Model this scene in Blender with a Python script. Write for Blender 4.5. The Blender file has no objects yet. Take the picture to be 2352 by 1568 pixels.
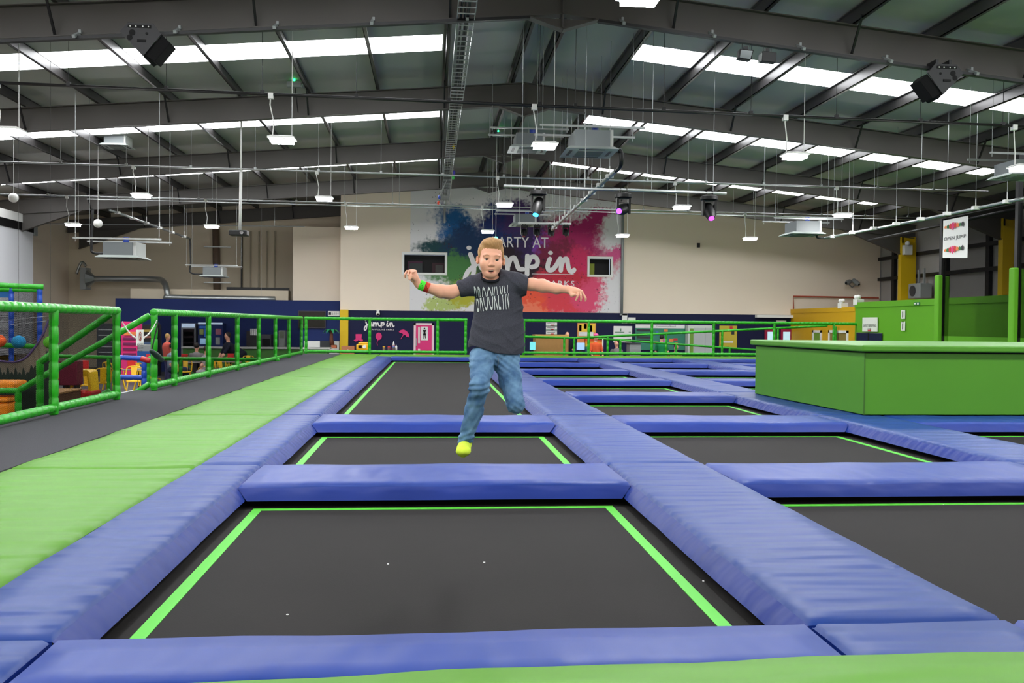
import bpy, math, random
import numpy as np
from mathutils import Vector, Matrix, Euler
R = math.radians
rnd = random.Random(7)
sc = bpy.context.scene
col = sc.collection

# ---------------------------------------------------------------- camera
F = 2083.82; CH = 1.12
_y, _p, _r = R(5.1268), R(-1.1026), R(.5718)
fw = Vector((math.sin(_y)*math.cos(_p), math.cos(_y)*math.cos(_p), math.sin(_p)))
rt = Vector((math.cos(_y), -math.sin(_y), 0)); up = rt.cross(fw)
rt, up = rt*math.cos(_r)+up*math.sin(_r), -rt*math.sin(_r)+up*math.cos(_r)
cd = bpy.data.cameras.new('camera'); cam = bpy.data.objects.new('camera', cd); col.objects.link(cam)
m = Matrix((rt, up, -fw)).transposed().to_4x4(); m.translation = Vector((0, 0, CH)); cam.matrix_world = m
cd.sensor_width = 36; cd.lens = F/2352*36; cd.clip_end = 300
cd.dof.use_dof = True; cd.dof.focus_distance = 4.8; cd.dof.aperture_fstop = 13
sc.camera = cam

def at(px, py, X=None, Y=None, Z=None):
    """the point of the hall seen at a photo pixel, at a known X, Y or height"""
    d = fw + rt*((px-1176)/F) - up*((py-784)/F)
    s = X/d.x if X is not None else Y/d.y if Y is not None else (Z-CH)/d.z
    return Vector((0, 0, CH)) + d*s

# ---------------------------------------------------------------- light, exposure
w = bpy.data.worlds.new('world'); sc.world = w; w.use_nodes = True
w.node_tree.nodes['Background'].inputs[0].default_value = (.75, .85, 1, 1)
w.node_tree.nodes['Background'].inputs[1].default_value = .6
vs = sc.view_settings
vs.view_transform = 'Standard'; vs.look = 'None'; vs.gamma = 1; vs.exposure = -.1; vs.use_curve_mapping = False
SKY_E = 12.0     # rooflight brightness
LED_E = 300.0     # lamp diffuser brightness

# ---------------------------------------------------------------- materials
def lin(c):
    return tuple(((v/255)/12.92 if v/255 <= .04045 else ((v/255+.055)/1.055)**2.4) for v in c)
MT = {}
def M(name, rgb=(128, 128, 128), rough=.6, spec=.4, metal=0, bump=None, var=None, emit=0, alpha=None, coat=0, sheen=0, trans=0):
    if name in MT: return MT[name]
    mt = bpy.data.materials.new(name); mt.use_nodes = True
    nt = mt.node_tree; b = nt.nodes['Principled BSDF']; L = nt.links
    c = lin(rgb)+(1,)
    b.inputs['Base Color'].default_value = c
    b.inputs['Roughness'].default_value = rough
    b.inputs['Specular IOR Level'].default_value = spec
    b.inputs['Metallic'].default_value = metal
    b.inputs['Coat Weight'].default_value = coat
    b.inputs['Sheen Weight'].default_value = sheen
    b.inputs['Transmission Weight'].default_value = trans
    if emit:
        b.inputs['Emission Color'].default_value = c; b.inputs['Emission Strength'].default_value = emit
    geo = None
    def noise(scale, stretch=(1, 1, 1), det=3):
        nonlocal geo
        if geo is None: geo = nt.nodes.new('ShaderNodeNewGeometry')
        mp = nt.nodes.new('ShaderNodeMapping'); mp.inputs['Scale'].default_value = stretch
        n = nt.nodes.new('ShaderNodeTexNoise'); n.inputs['Scale'].default_value = scale; n.inputs['Detail'].default_value = det
        L.new(geo.outputs['Position'], mp.inputs['Vector']); L.new(mp.outputs[0], n.inputs['Vector'])
        return n.outputs['Fac']
    if var:   # (scale, amount, stretch)
        f = noise(var[0], var[2] if len(var) > 2 else (1, 1, 1))
        mx = nt.nodes.new('ShaderNodeMix'); mx.data_type = 'RGBA'
        a = var[1]
        mx.inputs['A'].default_value = tuple(v*(1-a) for v in c[:3])+(1,)
        mx.inputs['B'].default_value = tuple(min(1, v*(1+a)+a*.01) for v in c[:3])+(1,)
        L.new(f, mx.inputs['Factor']); L.new(mx.outputs['Result'], b.inputs['Base Color'])
    if bump:  # (scale, strength, distance, stretch)
        f = noise(bump[0], bump[3] if len(bump) > 3 else (1, 1, 1), bump[4] if len(bump) > 4 else 4)
        bn = nt.nodes.new('ShaderNodeBump'); bn.inputs['Strength'].default_value = bump[1]; bn.inputs['Distance'].default_value = bump[2]
        L.new(f, bn.inputs['Height']); L.new(bn.outputs[0], b.inputs['Normal'])
    MT[name] = mt
    return mt

def net_mat(name, rgb, cell, fill):
    """black knotted netting: square holes let the light through"""
    mt = bpy.data.materials.new(name); mt.use_nodes = True; nt = mt.node_tree; L = nt.links
    b = nt.nodes['Principled BSDF']; b.inputs['Base Color'].default_value = lin(rgb)+(1,); b.inputs['Roughness'].default_value = 1; b.inputs['Specular IOR Level'].default_value = 0
    out = nt.nodes['Material Output']
    tr = nt.nodes.new('ShaderNodeBsdfTransparent'); mix = nt.nodes.new('ShaderNodeMixShader')
    g = nt.nodes.new('ShaderNodeNewGeometry'); s = nt.nodes.new('ShaderNodeSeparateXYZ'); L.new(g.outputs['Position'], s.inputs[0])
    def ma(op, a, b_=None):
        n = nt.nodes.new('ShaderNodeMath'); n.operation = op
        for i, v in enumerate((a, b_)):
            if v is None: continue
            if isinstance(v, (int, float)): n.inputs[i].default_value = v
            else: L.new(v, n.inputs[i])
        return n.outputs[0]
    h = ma('ADD', s.outputs['X'], s.outputs['Y'])
    u = ma('FRACT', ma('DIVIDE', ma('ADD', h, s.outputs['Z']), cell)); v = ma('FRACT', ma('DIVIDE', ma('SUBTRACT', h, s.outputs['Z']), cell))
    k = ma('MAXIMUM', ma('LESS_THAN', u, fill), ma('LESS_THAN', v, fill))
    L.new(k, mix.inputs[0]); L.new(tr.outputs[0], mix.inputs[1]); L.new(b.outputs[0], mix.inputs[2]); L.new(mix.outputs[0], out.inputs[0])
    MT[name] = mt
    return mt

blueL = M('blue_vinyl_long', (22, 54, 122), .46, .24, bump=(1.9, .75, .04, (.8, 4.2, 1), .6), var=(1.2, .06))
blueC = M('blue_vinyl_cross', (20, 52, 130), .46, .26, bump=(3.0, .6, .03, (2, .8, 1.2), .8), var=(1.2, .06))
blueShade = M('blue_vinyl_bevel_shade', (15, 42, 120), .48, .24, bump=(3, .6, .03, (1.5, 3.5, 1), .6))  # same vinyl, with the shade of the steep bevels put into a darker blue
greenP = M('lime_vinyl', (78, 132, 28), .5, .2, bump=(1.6, .8, .05, (.7, 4, 1), .6), var=(1.0, .05))
greenBox = M('green_vinyl_box', (70, 132, 26), .5, .4, bump=(2, .25, .02), var=(.8, .07))
greenWall = M('green_panel', (94, 160, 34), .6, .3, var=(.6, .06))
matBed = M('woven_bed', (23, 20, 19), .85, .22, bump=(160, .3, .002), var=(1.3, .16))
tapeM = M('lime_tape', (78, 184, 48), .55, .3)
blackM = M('black', (12, 12, 13), .7, .2)
carpet = M('grey_carpet', (70, 70, 74), .95, .1, bump=(180, .8, .006), var=(120, .35))
foamG = M('green_foam', (36, 156, 26), .3, .5, bump=(22, .45, .01))
foamB = M('blue_foam', (22, 70, 170), .3, .5, bump=(26, .6, .012))
foamR = M('red_foam', (170, 25, 25), .3, .5)
steelD = M('rafter_steel', (76, 73, 70), .55, .35, var=(.5, .1))
purl = M('purlin_steel', (56, 54, 54), .4, .5, metal=.3)
galv = M('galvanised', (170, 175, 175), .35, .5, metal=.8)
greyP = M('grey_paint', (140, 145, 145), .5, .4)
whiteP = M('white_plastic', (225, 225, 222), .45, .4)
whiteW = M('white_wall', (228, 214, 196), .85, .2, var=(.35, .04), bump=(6, .15, .01))
whiteV = M('mural_white', (218, 218, 222), .6, .3)
creamW = M('cream_wall', (214, 202, 180), .85, .2, var=(.4, .04))
roofM = M('roof_sheet', (158, 158, 152), .6, .3, var=(.25, .07), bump=(4, .25, .01, (.3, 6, 1)))
cladM = M('cladding', (158, 156, 154), .6, .3, bump=(5, .3, .01, (1, 1, 8)))
navyM = M('navy_wall', (14, 20, 58), .7, .3)
navyC = M('navy_cafe', (20, 38, 92), .7, .3, var=(.7, .05))
yellowM = M('yellow_paint', (214, 178, 14), .5, .4, var=(.8, .05))
ochreM = M('ochre_panel', (205, 160, 20), .6, .3)
pinkM = M('pink', (214, 46, 116), .5, .4)
woodM = M('chipboard', (156, 116, 66), .7, .3, var=(8, .12))
browM = M('brown_board', (96, 66, 44), .75, .2, var=(5, .15))
floorM = M('floor_vinyl', (70, 68, 70), .6, .4, var=(.6, .1))
ironM = M('iron_black', (20, 20, 22), .5, .4)
dgrey = M('dark_grey', (52, 54, 58), .5, .4)
ledM = M('led_diffuser', (255, 255, 255), .5, .2, emit=LED_E)
skyM = M('rooflight', (250, 252, 255), .5, .2, emit=SKY_E)
netF = net_mat('fence_net', (5, 6, 7), .02, .34)
netC = net_mat('court_net', (5, 5, 6), .02, .36)

# ---------------------------------------------------------------- object helpers
WL = {}
def tag(o, label=None, cat=None, group=None, kind=None):
    if label: o['label'] = label
    if cat: o['category'] = cat
    if group: o['group'] = group
    if kind: o['kind'] = kind
    return o
def empty(name, loc, label=None, cat=None, group=None):
    o = bpy.data.objects.new(name, None); col.objects.link(o); o.location = loc; o.empty_display_size = .1
    WL[o.name] = Vector(loc)
    return tag(o, label, cat, group)
def wloc(o): return WL[o.name]
def V(p): return Vector(p)

class MB:
    def __init__(s): s.v = []; s.f = []; s.c = []
    def add(s, vs_, fs_):
        n = len(s.v); s.c.append((n, len(s.f))); s.v += [tuple(v) for v in vs_]; s.f += [tuple(i+n for i in f) for f in fs_]; return s
    def box(s, x0, x1, y0, y1, z0, z1):
        return s.add([(x0,y0,z0),(x1,y0,z0),(x1,y1,z0),(x0,y1,z0),(x0,y0,z1),(x1,y0,z1),(x1,y1,z1),(x0,y1,z1)],
              [(0,3,2,1),(4,5,6,7),(0,1,5,4),(1,2,6,5),(2,3,7,6),(3,0,4,7)])
    def cbox(s, c, sx, sy, sz): return s.box(c[0]-sx/2, c[0]+sx/2, c[1]-sy/2, c[1]+sy/2, c[2]-sz/2, c[2]+sz/2)
    def bar(s, a, b, w_, h=None, upv=(0, 0, 1)):
        a = V(a); b = V(b); d = (b-a).normalized(); u = V(upv)
        if abs(d.dot(u)) > .95: u = V((1, 0, 0))
        sd = d.cross(u).normalized(); u = sd.cross(d); h = h or w_
        sd *= w_/2; u *= h/2
        return s.add([a-sd-u, a+sd-u, a+sd+u, a-sd+u, b-sd-u, b+sd-u, b+sd+u, b-sd+u],
              [(0,1,2,3),(7,6,5,4),(0,4,5,1),(1,5,6,2),(2,6,7,3),(3,7,4,0)])
    def tube(s, pts, r, n=10, rr=None, cap=True):
        pts = [V(p) for p in pts]; N = len(pts); rings = []
        prev = None
        for i, p in enumerate(pts):
            d = (pts[min(i+1, N-1)]-pts[max(i-1, 0)]).normalized()
            if prev is None:
                u = V((0, 0, 1)) if abs(d.z) < .9 else V((1, 0, 0))
            else: u = prev
            sd = d.cross(u).normalized(); u = sd.cross(d).normalized(); prev = u
            q = rr[i] if rr else r
            rings.append([p+(sd*math.cos(t)+u*math.sin(t))*q for t in (2*math.pi*k/n for k in range(n))])
        vs_ = [v for g in rings for v in g]; fs_ = []
        for i in range(N-1):
            for k in range(n): fs_.append((i*n+k, (i+1)*n+k, (i+1)*n+(k+1) % n, i*n+(k+1) % n))
        if cap: fs_ += [tuple(range(n)), tuple((N-1)*n+k for k in reversed(range(n)))]
        return s.add(vs_, fs_)
    def foam(s, a, b, r, n=12, seg=.2):
        """padded tube: cable-tied grooves along it"""
        a = V(a); b = V(b); L = (b-a).length; k = max(1, round(L/seg)); pts = []; rr = []
        for i in range(k):
            for t, q in ((0, .86), (.08, 1), (.5, 1.03), (.92, 1)):
                pts.append(a+(b-a)*((i+t)/k)); rr.append(r*q)
        pts.append(b); rr.append(r*.9)
        return s.tube(pts, r, n, rr)
    def prism(s, poly, vec):
        n = len(poly); vec = V(vec); p = [V(q) for q in poly]
        return s.add(p+[q+vec for q in p], [tuple(reversed(range(n))), tuple(range(n, 2*n))]+[(i, (i+1) % n, n+(i+1) % n, n+i) for i in range(n)])
    def ball(s, c, r, nu=14, nv=9, wob=None):
        r = (r, r, r) if isinstance(r, (int, float)) else r
        vs_ = []; fs_ = []
        for j in range(nv+1):
            th = math.pi*j/nv
            for i in range(nu):
                ph = 2*math.pi*i/nu; q = 1+(wob(i, j) if wob else 0)
                vs_.append((c[0]+r[0]*q*math.sin(th)*math.cos(ph), c[1]+r[1]*q*math.sin(th)*math.sin(ph), c[2]+r[2]*math.cos(th)))
        for j in range(nv):
            for i in range(nu): fs_.append((j*nu+i, (j+1)*nu+i, (j+1)*nu+(i+1) % nu, j*nu+(i+1) % nu))
        return s.add(vs_, fs_)
    def disc(s, c, r, ax, n=20, depth=.004):
        ax = V(ax).normalized()
        return s.tube([V(c)-ax*depth/2, V(c)+ax*depth/2], r, n)
    def pieces(s, name, mat, parent, smooth=False):
        """every added shape becomes a child of its own"""
        c = s.c+[(len(s.v), len(s.f))]
        for i in range(len(c)-1):
            q = MB(); q.v = s.v[c[i][0]:c[i+1][0]]; q.f = [tuple(k-c[i][0] for k in f) for f in s.f[c[i][1]:c[i+1][1]]]
            q.build(name, mat, parent, smooth)
    def build(s, name, mat, parent=None, smooth=False, label=None, cat=None, group=None, kind=None, bevel=0, origin=None):
        me = bpy.data.meshes.new(name)
        if parent is not None: o0 = wloc(parent)
        elif origin is not None: o0 = V(origin)
        else:
            xs = [v[0] for v in s.v]; ys = [v[1] for v in s.v]; zs = [v[2] for v in s.v]
            o0 = V(((min(xs)+max(xs))/2, (min(ys)+max(ys))/2, min(zs)))
        me.from_pydata([(v[0]-o0.x, v[1]-o0.y, v[2]-o0.z) for v in s.v], [], s.f); me.update()
        me.materials.append(mat)
        if smooth:
            me.polygons.foreach_set('use_smooth', [True]*len(me.polygons))
            if smooth == 'auto':
                try: me.set_sharp_from_angle(angle=R(35))
                except Exception: pass
        o = bpy.data.objects.new(name, me); col.objects.link(o)
        if parent is not None: o.parent = parent; WL[o.name] = o0
        else: o.location = o0; WL[o.name] = o0
        if bevel:
            bv = o.modifiers.new('bevel', 'BEVEL'); bv.width = bevel; bv.segments = 2; bv.limit_method = 'ANGLE'
        return tag(o, label, cat, group, kind)
def B(x0, x1, y0, y1, z0, z1): return MB().box(x0, x1, y0, y1, z0, z1)
def copy_tree(o, parent=None, loc=None, rz=None):
    c = o.copy(); col.objects.link(c)
    if parent: c.parent = parent
    WL[c.name] = V(loc) if loc is not None else wloc(o)
    if loc is not None: c.location = loc
    if rz is not None: c.rotation_euler.z = rz
    for ch in list(o.children): copy_tree(ch, c)
    return c
NT = [0]; NW = [0]; ND = [0]
def trim(mb, mat, **k):
    NT[0] += 1; return mb.build('trim_%d' % NT[0], mat, kind='structure', **k)

def text_polys(s, w_, h, spacing=1.0):
    cu = bpy.data.curves.new('txt', 'FONT'); cu.body = s; cu.resolution_u = 3; cu.space_character = spacing
    o = bpy.data.objects.new('txt', cu); col.objects.link(o)
    bpy.context.view_layer.update()
    me = bpy.data.meshes.new_from_object(o.evaluated_get(bpy.context.evaluated_depsgraph_get()))
    vs_ = [v.co.copy() for v in me.vertices]; fs_ = [tuple(p.vertices) for p in me.polygons]
    bpy.data.objects.remove(o); bpy.data.curves.remove(cu); bpy.data.meshes.remove(me)
    x0 = min(v.x for v in vs_); x1 = max(v.x for v in vs_); y0 = min(v.y for v in vs_); y1 = max(v.y for v in vs_)
    return [((v.x-x0)/(x1-x0)*w_, (v.y-y0)/(y1-y0)*h) for v in vs_], fs_
def text(s, name, mat, org, rv, uv, w_, h, parent=None, spacing=1.0, **k):
    """flat lettering: org lower left corner, rv/uv unit vectors"""
    vs_, fs_ = text_polys(s, w_, h, spacing); org = V(org); rv = V(rv); uv = V(uv)
    return MB().add([org+rv*x+uv*y for x, y in vs_], fs_).build(name, mat, parent, **k)
def catmull(P, n=8):
    out = []; Q = [P[0]]+list(P)+[P[-1]]
    for i in range(1, len(Q)-2):
        p0, p1, p2, p3 = Q[i-1:i+3]
        for j in range(n):
            t = j/n
            out.append(tuple(.5*(2*p1[k]+(p2[k]-p0[k])*t+(2*p0[k]-5*p1[k]+4*p2[k]-p3[k])*t*t+(-p0[k]+3*p1[k]-3*p2[k]+p3[k])*t**3) for k in range(len(P[0]))))
    out.append(tuple(P[-1])); return out
def stroke(mb, P, w_, f):
    """brush stroke with round ends through 2D points; f maps 2D to 3D"""
    P = catmull(P)
    for i in range(len(P)-1):
        (ax, ay), (bx, by) = P[i], P[i+1]; L = math.hypot(bx-ax, by-ay) or 1
        nx, ny = -(by-ay)/L*w_/2, (bx-ax)/L*w_/2
        mb.add([V(p_)-V((0, len(mb.c)*2e-5, 0)) for p_ in (f(ax+nx, ay+ny), f(ax-nx, ay-ny), f(bx-nx, by-ny), f(bx+nx, by+ny))], [(0, 1, 2, 3)])
    for x, y in P[::3]+[P[-1]]:
        mb.add([V(f(x+w_/2*math.cos(t*math.pi/6), y+w_/2*math.sin(t*math.pi/6)))-V((0, len(mb.c)*2e-5, 0)) for t in range(12)], [tuple(range(12))])
LOGO = [[(690,665),(712,720),(730,800),(722,880),(700,960),(660,985),(638,950),(645,890),(680,830),(745,775),(800,720)],
 [(800,690),(795,760),(815,812),(855,808),(890,760),(908,690)], [(908,690),(905,770),(925,815),(960,790),(985,720)],
 [(985,690),(995,750),(998,820)], [(998,780),(1025,705),(1060,695),(1078,750),(1085,815)], [(1085,790),(1115,710),(1155,695),(1178,750),(1200,805),(1245,812)],
 [(1292,672),(1290,760),(1290,865)], [(1297,760),(1325,692),(1368,680),(1400,718),(1388,772),(1337,788)],
 [(1530,700),(1508,770),(1520,815),(1560,812),(1600,765),(1637,700)],
 [(1640,695),(1652,750),(1648,818)], [(1650,780),(1678,708),(1712,698),(1722,750),(1737,808),(1765,832),(1790,812)]]
def logo(prefix, org, k, mat, parent, y=0):
    """org: world position of logo point (638,985); k metres per logo unit"""
    f = lambda x, z: (org[0]+(x-638)*k, org[1], org[2]+(985-z)*k)
    mb = MB()
    for s_ in LOGO: stroke(mb, s_, 49, f)
    for cx, cy in ((675, 597), (1537, 635)):
        mb.add([f(cx+26*math.cos(t*math.pi/8), cy+22*math.sin(t*math.pi/8)) for t in range(16)], [tuple(range(16))])
    mb.build('script_lettering', mat, parent)
    mb = MB()
    for a, b in ((780, 1240), (1340, 1790)): mb.add([f(a, 857), f(b, 857), f(b, 862), f(a, 862)], [(3, 2, 1, 0)])
    mb.build('underline', mat, parent)
    text('TRAMPOLINE PARKS', 'small_lettering', mat, f(790, 985), (1, 0, 0), (0, 0, 1), 1005*k, 58*k, parent, 1.15)

# ================================================================ THE SHELL
GZ = -1.05                      # hall floor; the court deck stands at 0
XL, XR, XRI = -16.4, 20.0, 2.27 # side walls, ridge
FR = [-3.95, 2.69, 9.33, 15.97, 22.62, 29.27, 35.92, 42.5]
def zb(x): d = x-XRI; return 6.56-(.1*d if d > 0 else -.083*d)   # underside of the rafters
RD = .56; ZS = .82
def roofz(x): return zb(x)+ZS
B(XL, XR+.3, -8, 44, GZ-.1, GZ).build('floor', floorM, kind='structure')
# roof sheets with openings for the rooflights
def slope(xa, xb, ya, yb, mat, name, dz=0, **k):
    mb = MB()
    mb.add([(xa, ya, roofz(xa)+dz), (xb, ya, roofz(xb)+dz), (xb, yb, roofz(xb)+dz), (xa, yb, roofz(xa)+dz),
            (xa, ya, roofz(xa)+dz+.06), (xb, ya, roofz(xb)+dz+.06), (xb, yb, roofz(xb)+dz+.06), (xa, yb, roofz(xa)+dz+.06)],
           [(0,3,2,1),(4,5,6,7),(0,1,5,4),(1,2,6,5),(2,3,7,6),(3,0,4,7)])
    return mb
strips = []
for i in range(len(FR)-1):
    mid = (FR[i]+FR[i+1])/2
    o = [0, 0, 0, .02, -.1, .4, 0][i]
    strips.append((mid+o, mid+o+1.12))
mbc = MB()
def add_sl(xa, xb, ya, yb):
    q = slope(xa, xb, ya, yb, None, '')
    mbc.add(q.v, q.f)
LX = (XL+.7, .2); RX = (4.42, XR-2.9)
yy = -8
for (a, b) in strips+[(44, 44)]:
    add_sl(XL, XRI, yy, a); add_sl(XRI, XR+.3, yy, a)
    if b > a:
        add_sl(XL, LX[0], a, b); add_sl(LX[1], XRI, a, b); add_sl(XRI, RX[0], a, b); add_sl(RX[1], XR+.3, a, b)
        if b < 37:
            for xa, xb in (LX, RX):
                NW[0] += 1
                slope(xa, xb, a, b, None, '').build('window_%d' % NW[0], skyM, kind='structure')
        else:
            add_sl(LX[0], LX[1], a, b); add_sl(RX[0], RX[1], a, b)
    yy = b
mbc.build('ceiling', roofM, kind='structure')
# rafters
def ibeam(mb, xa, xb, y):
    for z0, z1, hw in ((0, .02, .1), (RD-.02, RD, .1), (.02, RD-.02, .008)):
        mb.add([(xa, y-hw, zb(xa)+z0), (xb, y-hw, zb(xb)+z0), (xb, y+hw, zb(xb)+z0), (xa, y+hw, zb(xa)+z0),
                (xa, y-hw, zb(xa)+z1), (xb, y-hw, zb(xb)+z1), (xb, y+hw, zb(xb)+z1), (xa, y+hw, zb(xa)+z1)],
               [(0,3,2,1),(4,5,6,7),(0,1,5,4),(1,2,6,5),(2,3,7,6),(3,0,4,7)])
PD = [.33+1.65*i for i in range(12)]
for fi, fy in enumerate(FR):
    mb = MB(); ibeam(mb, XL+.1, XRI, fy); ibeam(mb, XRI, XR-.1, fy)
    # apex haunch: web and flange plates
    a, b, t = V((XRI-.62, fy, zb(XRI-.62))), V((XRI+.62, fy, zb(XRI+.62))), V((XRI, fy, zb(XRI)-.26))
    mb.prism([a+V((0, -.01, 0)), b+V((0, -.01, 0)), t+V((0, -.01, 0))], (0, .02, 0))
    mb.bar(a, t, .2, .02); mb.bar(t, b, .2, .02)
    mb.box(XRI-.012, XRI+.012, fy-.1, fy+.1, zb(XRI)-.24, zb(XRI)+RD)
    # eaves haunches
    for sx, xe in ((1, XL+.6), (-1, XR-.6)):
        p0 = V((xe, fy, zb(xe))); p1 = V((xe, fy, zb(xe)-.75)); p2 = V((xe+sx*2.6, fy, zb(xe+sx*2.6)))
        mb.prism([p0+V((0, -.01, 0)), p1+V((0, -.01, 0)), p2+V((0, -.01, 0))], (0, .02, 0)); mb.bar(p1, p2, .2, .02)
    rf = trim(mb, steelD, origin=(XRI, fy, 6))
    if fy > 9:
        for d in PD[1::2]:
            for sx in (-1, 1):
                x = XRI+sx*d
                if x < XL+2 or x > XR-2: continue
                MB().bar((x, fy-.45, zb(x)+RD+.05), (x, fy-.05, zb(x)+.03), .04, .03).build('fly_brace', ironM, rf)
# purlins
def purlin(x):
    z = zb(x)+RD; mb = MB()
    mb.box(x-.008, x+.008, -8, 44, z, z+.24); mb.box(x-.06, x+.008, -8, 44, z+.225, z+.24); mb.box(x-.008, x+.07, -8, 44, z, z+.015)
    trim(mb, purl)
for d in PD:
    for sx in (-1, 1):
        x = XRI+sx*d
        if XL+.3 < x < XR-.2: purlin(x)
# stanchions, yellow up to the eaves
for fy in FR[2:-1]:
    for x in (XL+.1, XR-.75):
        mb = MB(); mb.box(x, x+.02, fy-.12, fy+.12, GZ, zb(x)); mb.box(x+.58, x+.6, fy-.12, fy+.12, GZ, zb(x)); mb.box(x+.02, x+.58, fy-.01, fy+.01, GZ, zb(x))
        if x > 0 and 3: mb.box(x-.03, x+.6, fy-.18, fy-.12, GZ, 4.6)
        trim(mb, yellowM)
def gable(xa, xb, y, z0, mat, name, th=.2, dz=ZS, holes=()):
    mb = MB(); xs = sorted({xa, xb, *( [XRI] if xa < XRI < xb else []), *[h[0] for h in holes], *[h[1] for h in holes]})
    for i in range(len(xs)-1):
        a, b = xs[i], xs[i+1]; hs = [h for h in holes if h[0] <= a and h[1] >= b]
        zz = [z0]
        for h in hs: zz += [h[2], h[3]]
        for j in range(0, len(zz), 2):
            if j+1 < len(zz): za, zc = (zz[j],)*2, (zz[j+1],)*2
            else: za, zc = (zz[j],)*2, (zb(a)+dz, zb(b)+dz)
            mb.add([(a, y, za[0]), (b, y, za[1]), (b, y, zc[1]), (a, y, zc[0]), (a, y+th, za[0]), (b, y+th, za[1]), (b, y+th, zc[1]), (a, y+th, zc[0])],
                   [(0,1,2,3),(7,6,5,4),(0,4,5,1),(1,5,6,2),(2,6,7,3),(3,7,4,0)])
    return mb.build(name, mat, kind='structure')
YB = 39.0
XM = at(782, 600, Y=YB).x; ZN = 1.64
win1 = (at(928, 600, Y=YB).x, at(1022, 600, Y=YB).x, at(960, 626, Y=YB).z, at(960, 584, Y=YB).z)
win2 = (at(1354, 600, Y=YB).x, at(1403, 600, Y=YB).x, at(1380, 631, Y=YB).z, at(1380, 594, Y=YB).z)
gable(XM, XR, YB, ZN, whiteW, 'wall_back', holes=(win1, win2))
B(XM+.35, 15.9, YB-.02, YB+.2, GZ, ZN).build('wall_back.001', navyM, kind='structure')
B(15.9, XR, YB, YB+.2, GZ, ZN).build('wall_back.003', whiteW, kind='structure')
gable(XL, XM, 42.9, GZ, creamW, 'wall_back.002')
B(XM, XM+.15, YB+.2, 42.9, GZ, 6.2).build('wall_return', whiteW, kind='structure')
B(XL-.25, XL, -8, 44, GZ, roofz(XL)).build('wall_left', whiteW, kind='structure')
B(XR, XR+.25, -8, 44, GZ, 2.28).build('wall_right', whiteW, kind='structure')
B(XR+.05, XR+.25, -8, 44, 2.28, roofz(XR)).build('wall_right.001', cladM, kind='structure')
gable(XL, XR, -8.2, GZ, creamW, 'wall_front')
for z in (3.2, 4.1):                     # sheeting rails on the right wall
    trim(B(XR-.12, XR+.05, 9, YB, z, z+.14), ironM)
for y in (26, 30.9, 33.6, 37.6):
    trim(B(XR-.1, XR+.04, y, y+.22, 2.28, zb(XR)), ironM)
trim(B(XM+.0, XM+.35, YB-.12, YB+.2, GZ, ZN+.02), yellowM)      # yellow pier beside the cafe
# interior windows in the mural wall
for n, (a, b, c, d) in enumerate((win1, win2)):
    NW[0] += 1; t = .09
    mb = MB()
    for q in ((a-t, b+t, c-t, c), (a-t, b+t, d, d+t), (a-t, a, c, d), (b, b+t, c, d)): mb.box(q[0], q[1], YB-.03, YB+.2, q[2], q[3])
    wn = mb.build('window_%d' % NW[0], whiteP, kind='structure')
    gl = M('dark_glass', (10, 8, 12), .08, .5)
    B(a, b, YB+.35, YB+.37, c, d).build('pane', M('dim_room', (8, 6, 10), .6, .3), wn)  # near-black sheet painted as the darkness of the unlit room
    if n == 0:
        B(a+.15, a+.78, YB+.3, YB+.34, c, c+.5).build('board_frame', M('plum', (60, 10, 45), .6), wn)
        B(a+.22, a+.78, YB+.28, YB+.3, c, c+.42).build('board', M('slate', (42, 48, 50), .6), wn)
        B(b-.55, b-.02, YB+.3, YB+.34, c, c+.45).build('shelf_box', M('maroon', (44, 10, 22), .6), wn)
        B(b-.4, b-.08, YB+.28, YB+.3, c, c+.36).build('papers', M('slate2', (62, 60, 58), .6), wn)
    else:
        B(a, a+.27, YB+.28, YB+.3, c, d-.2).build('blind', M('lime_blind', (130, 140, 40), .6), wn)

# ================================================================ COURT
S = [(-1.80, -1.32), (1.44, 2.23), (4.90, 5.75), (8.1, 8.9), (11.4, 12.2)]
RW = [(2.86, 3.30)]+[(6.34+3.9*k, 7.24+3.9*k) for k in range(6)]+[(29.74, 30.5)]
PT = .1; MZ = -.15; BV = .075
B(-4.7, -3.15, -2, 32.75, GZ, 0).build('floor.001', carpet, kind='structure')
mb = MB().box(-3.15, 15.85, -2, 32.75, GZ, -.3)
mb.box(-3.14, -1.42, -1.9, 32.7, -.3, -.11).box(-1.42, 15.8, 29.86, 32.7, -.3, -.11).box(-1.42, 15.8, -1.9, 3.18, -.3, -.11)      # frames below the pads
for a, b in S[1:]: mb.box(a+.1, b-.1, 3.18, 29.86, -.3, -.11)
for a, b in RW[1:7]: mb.box(1.5, 12.2, a+.1, b-.1, -.3, -.11)
for a, b in RW[1:3]: mb.box(-1.42, 1.5, a+.1, b-.1, -.3, -.11)
mb.build('floor.002', blackM, kind='structure')
def wob(x, y, s_=0):
    return (math.sin(x*5.1+y*2.3+s_)*.5+math.sin(x*1.7-y*6.7+s_*2.1)*.5+math.sin(x*11+y*9.1+s_)*.25)
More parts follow.
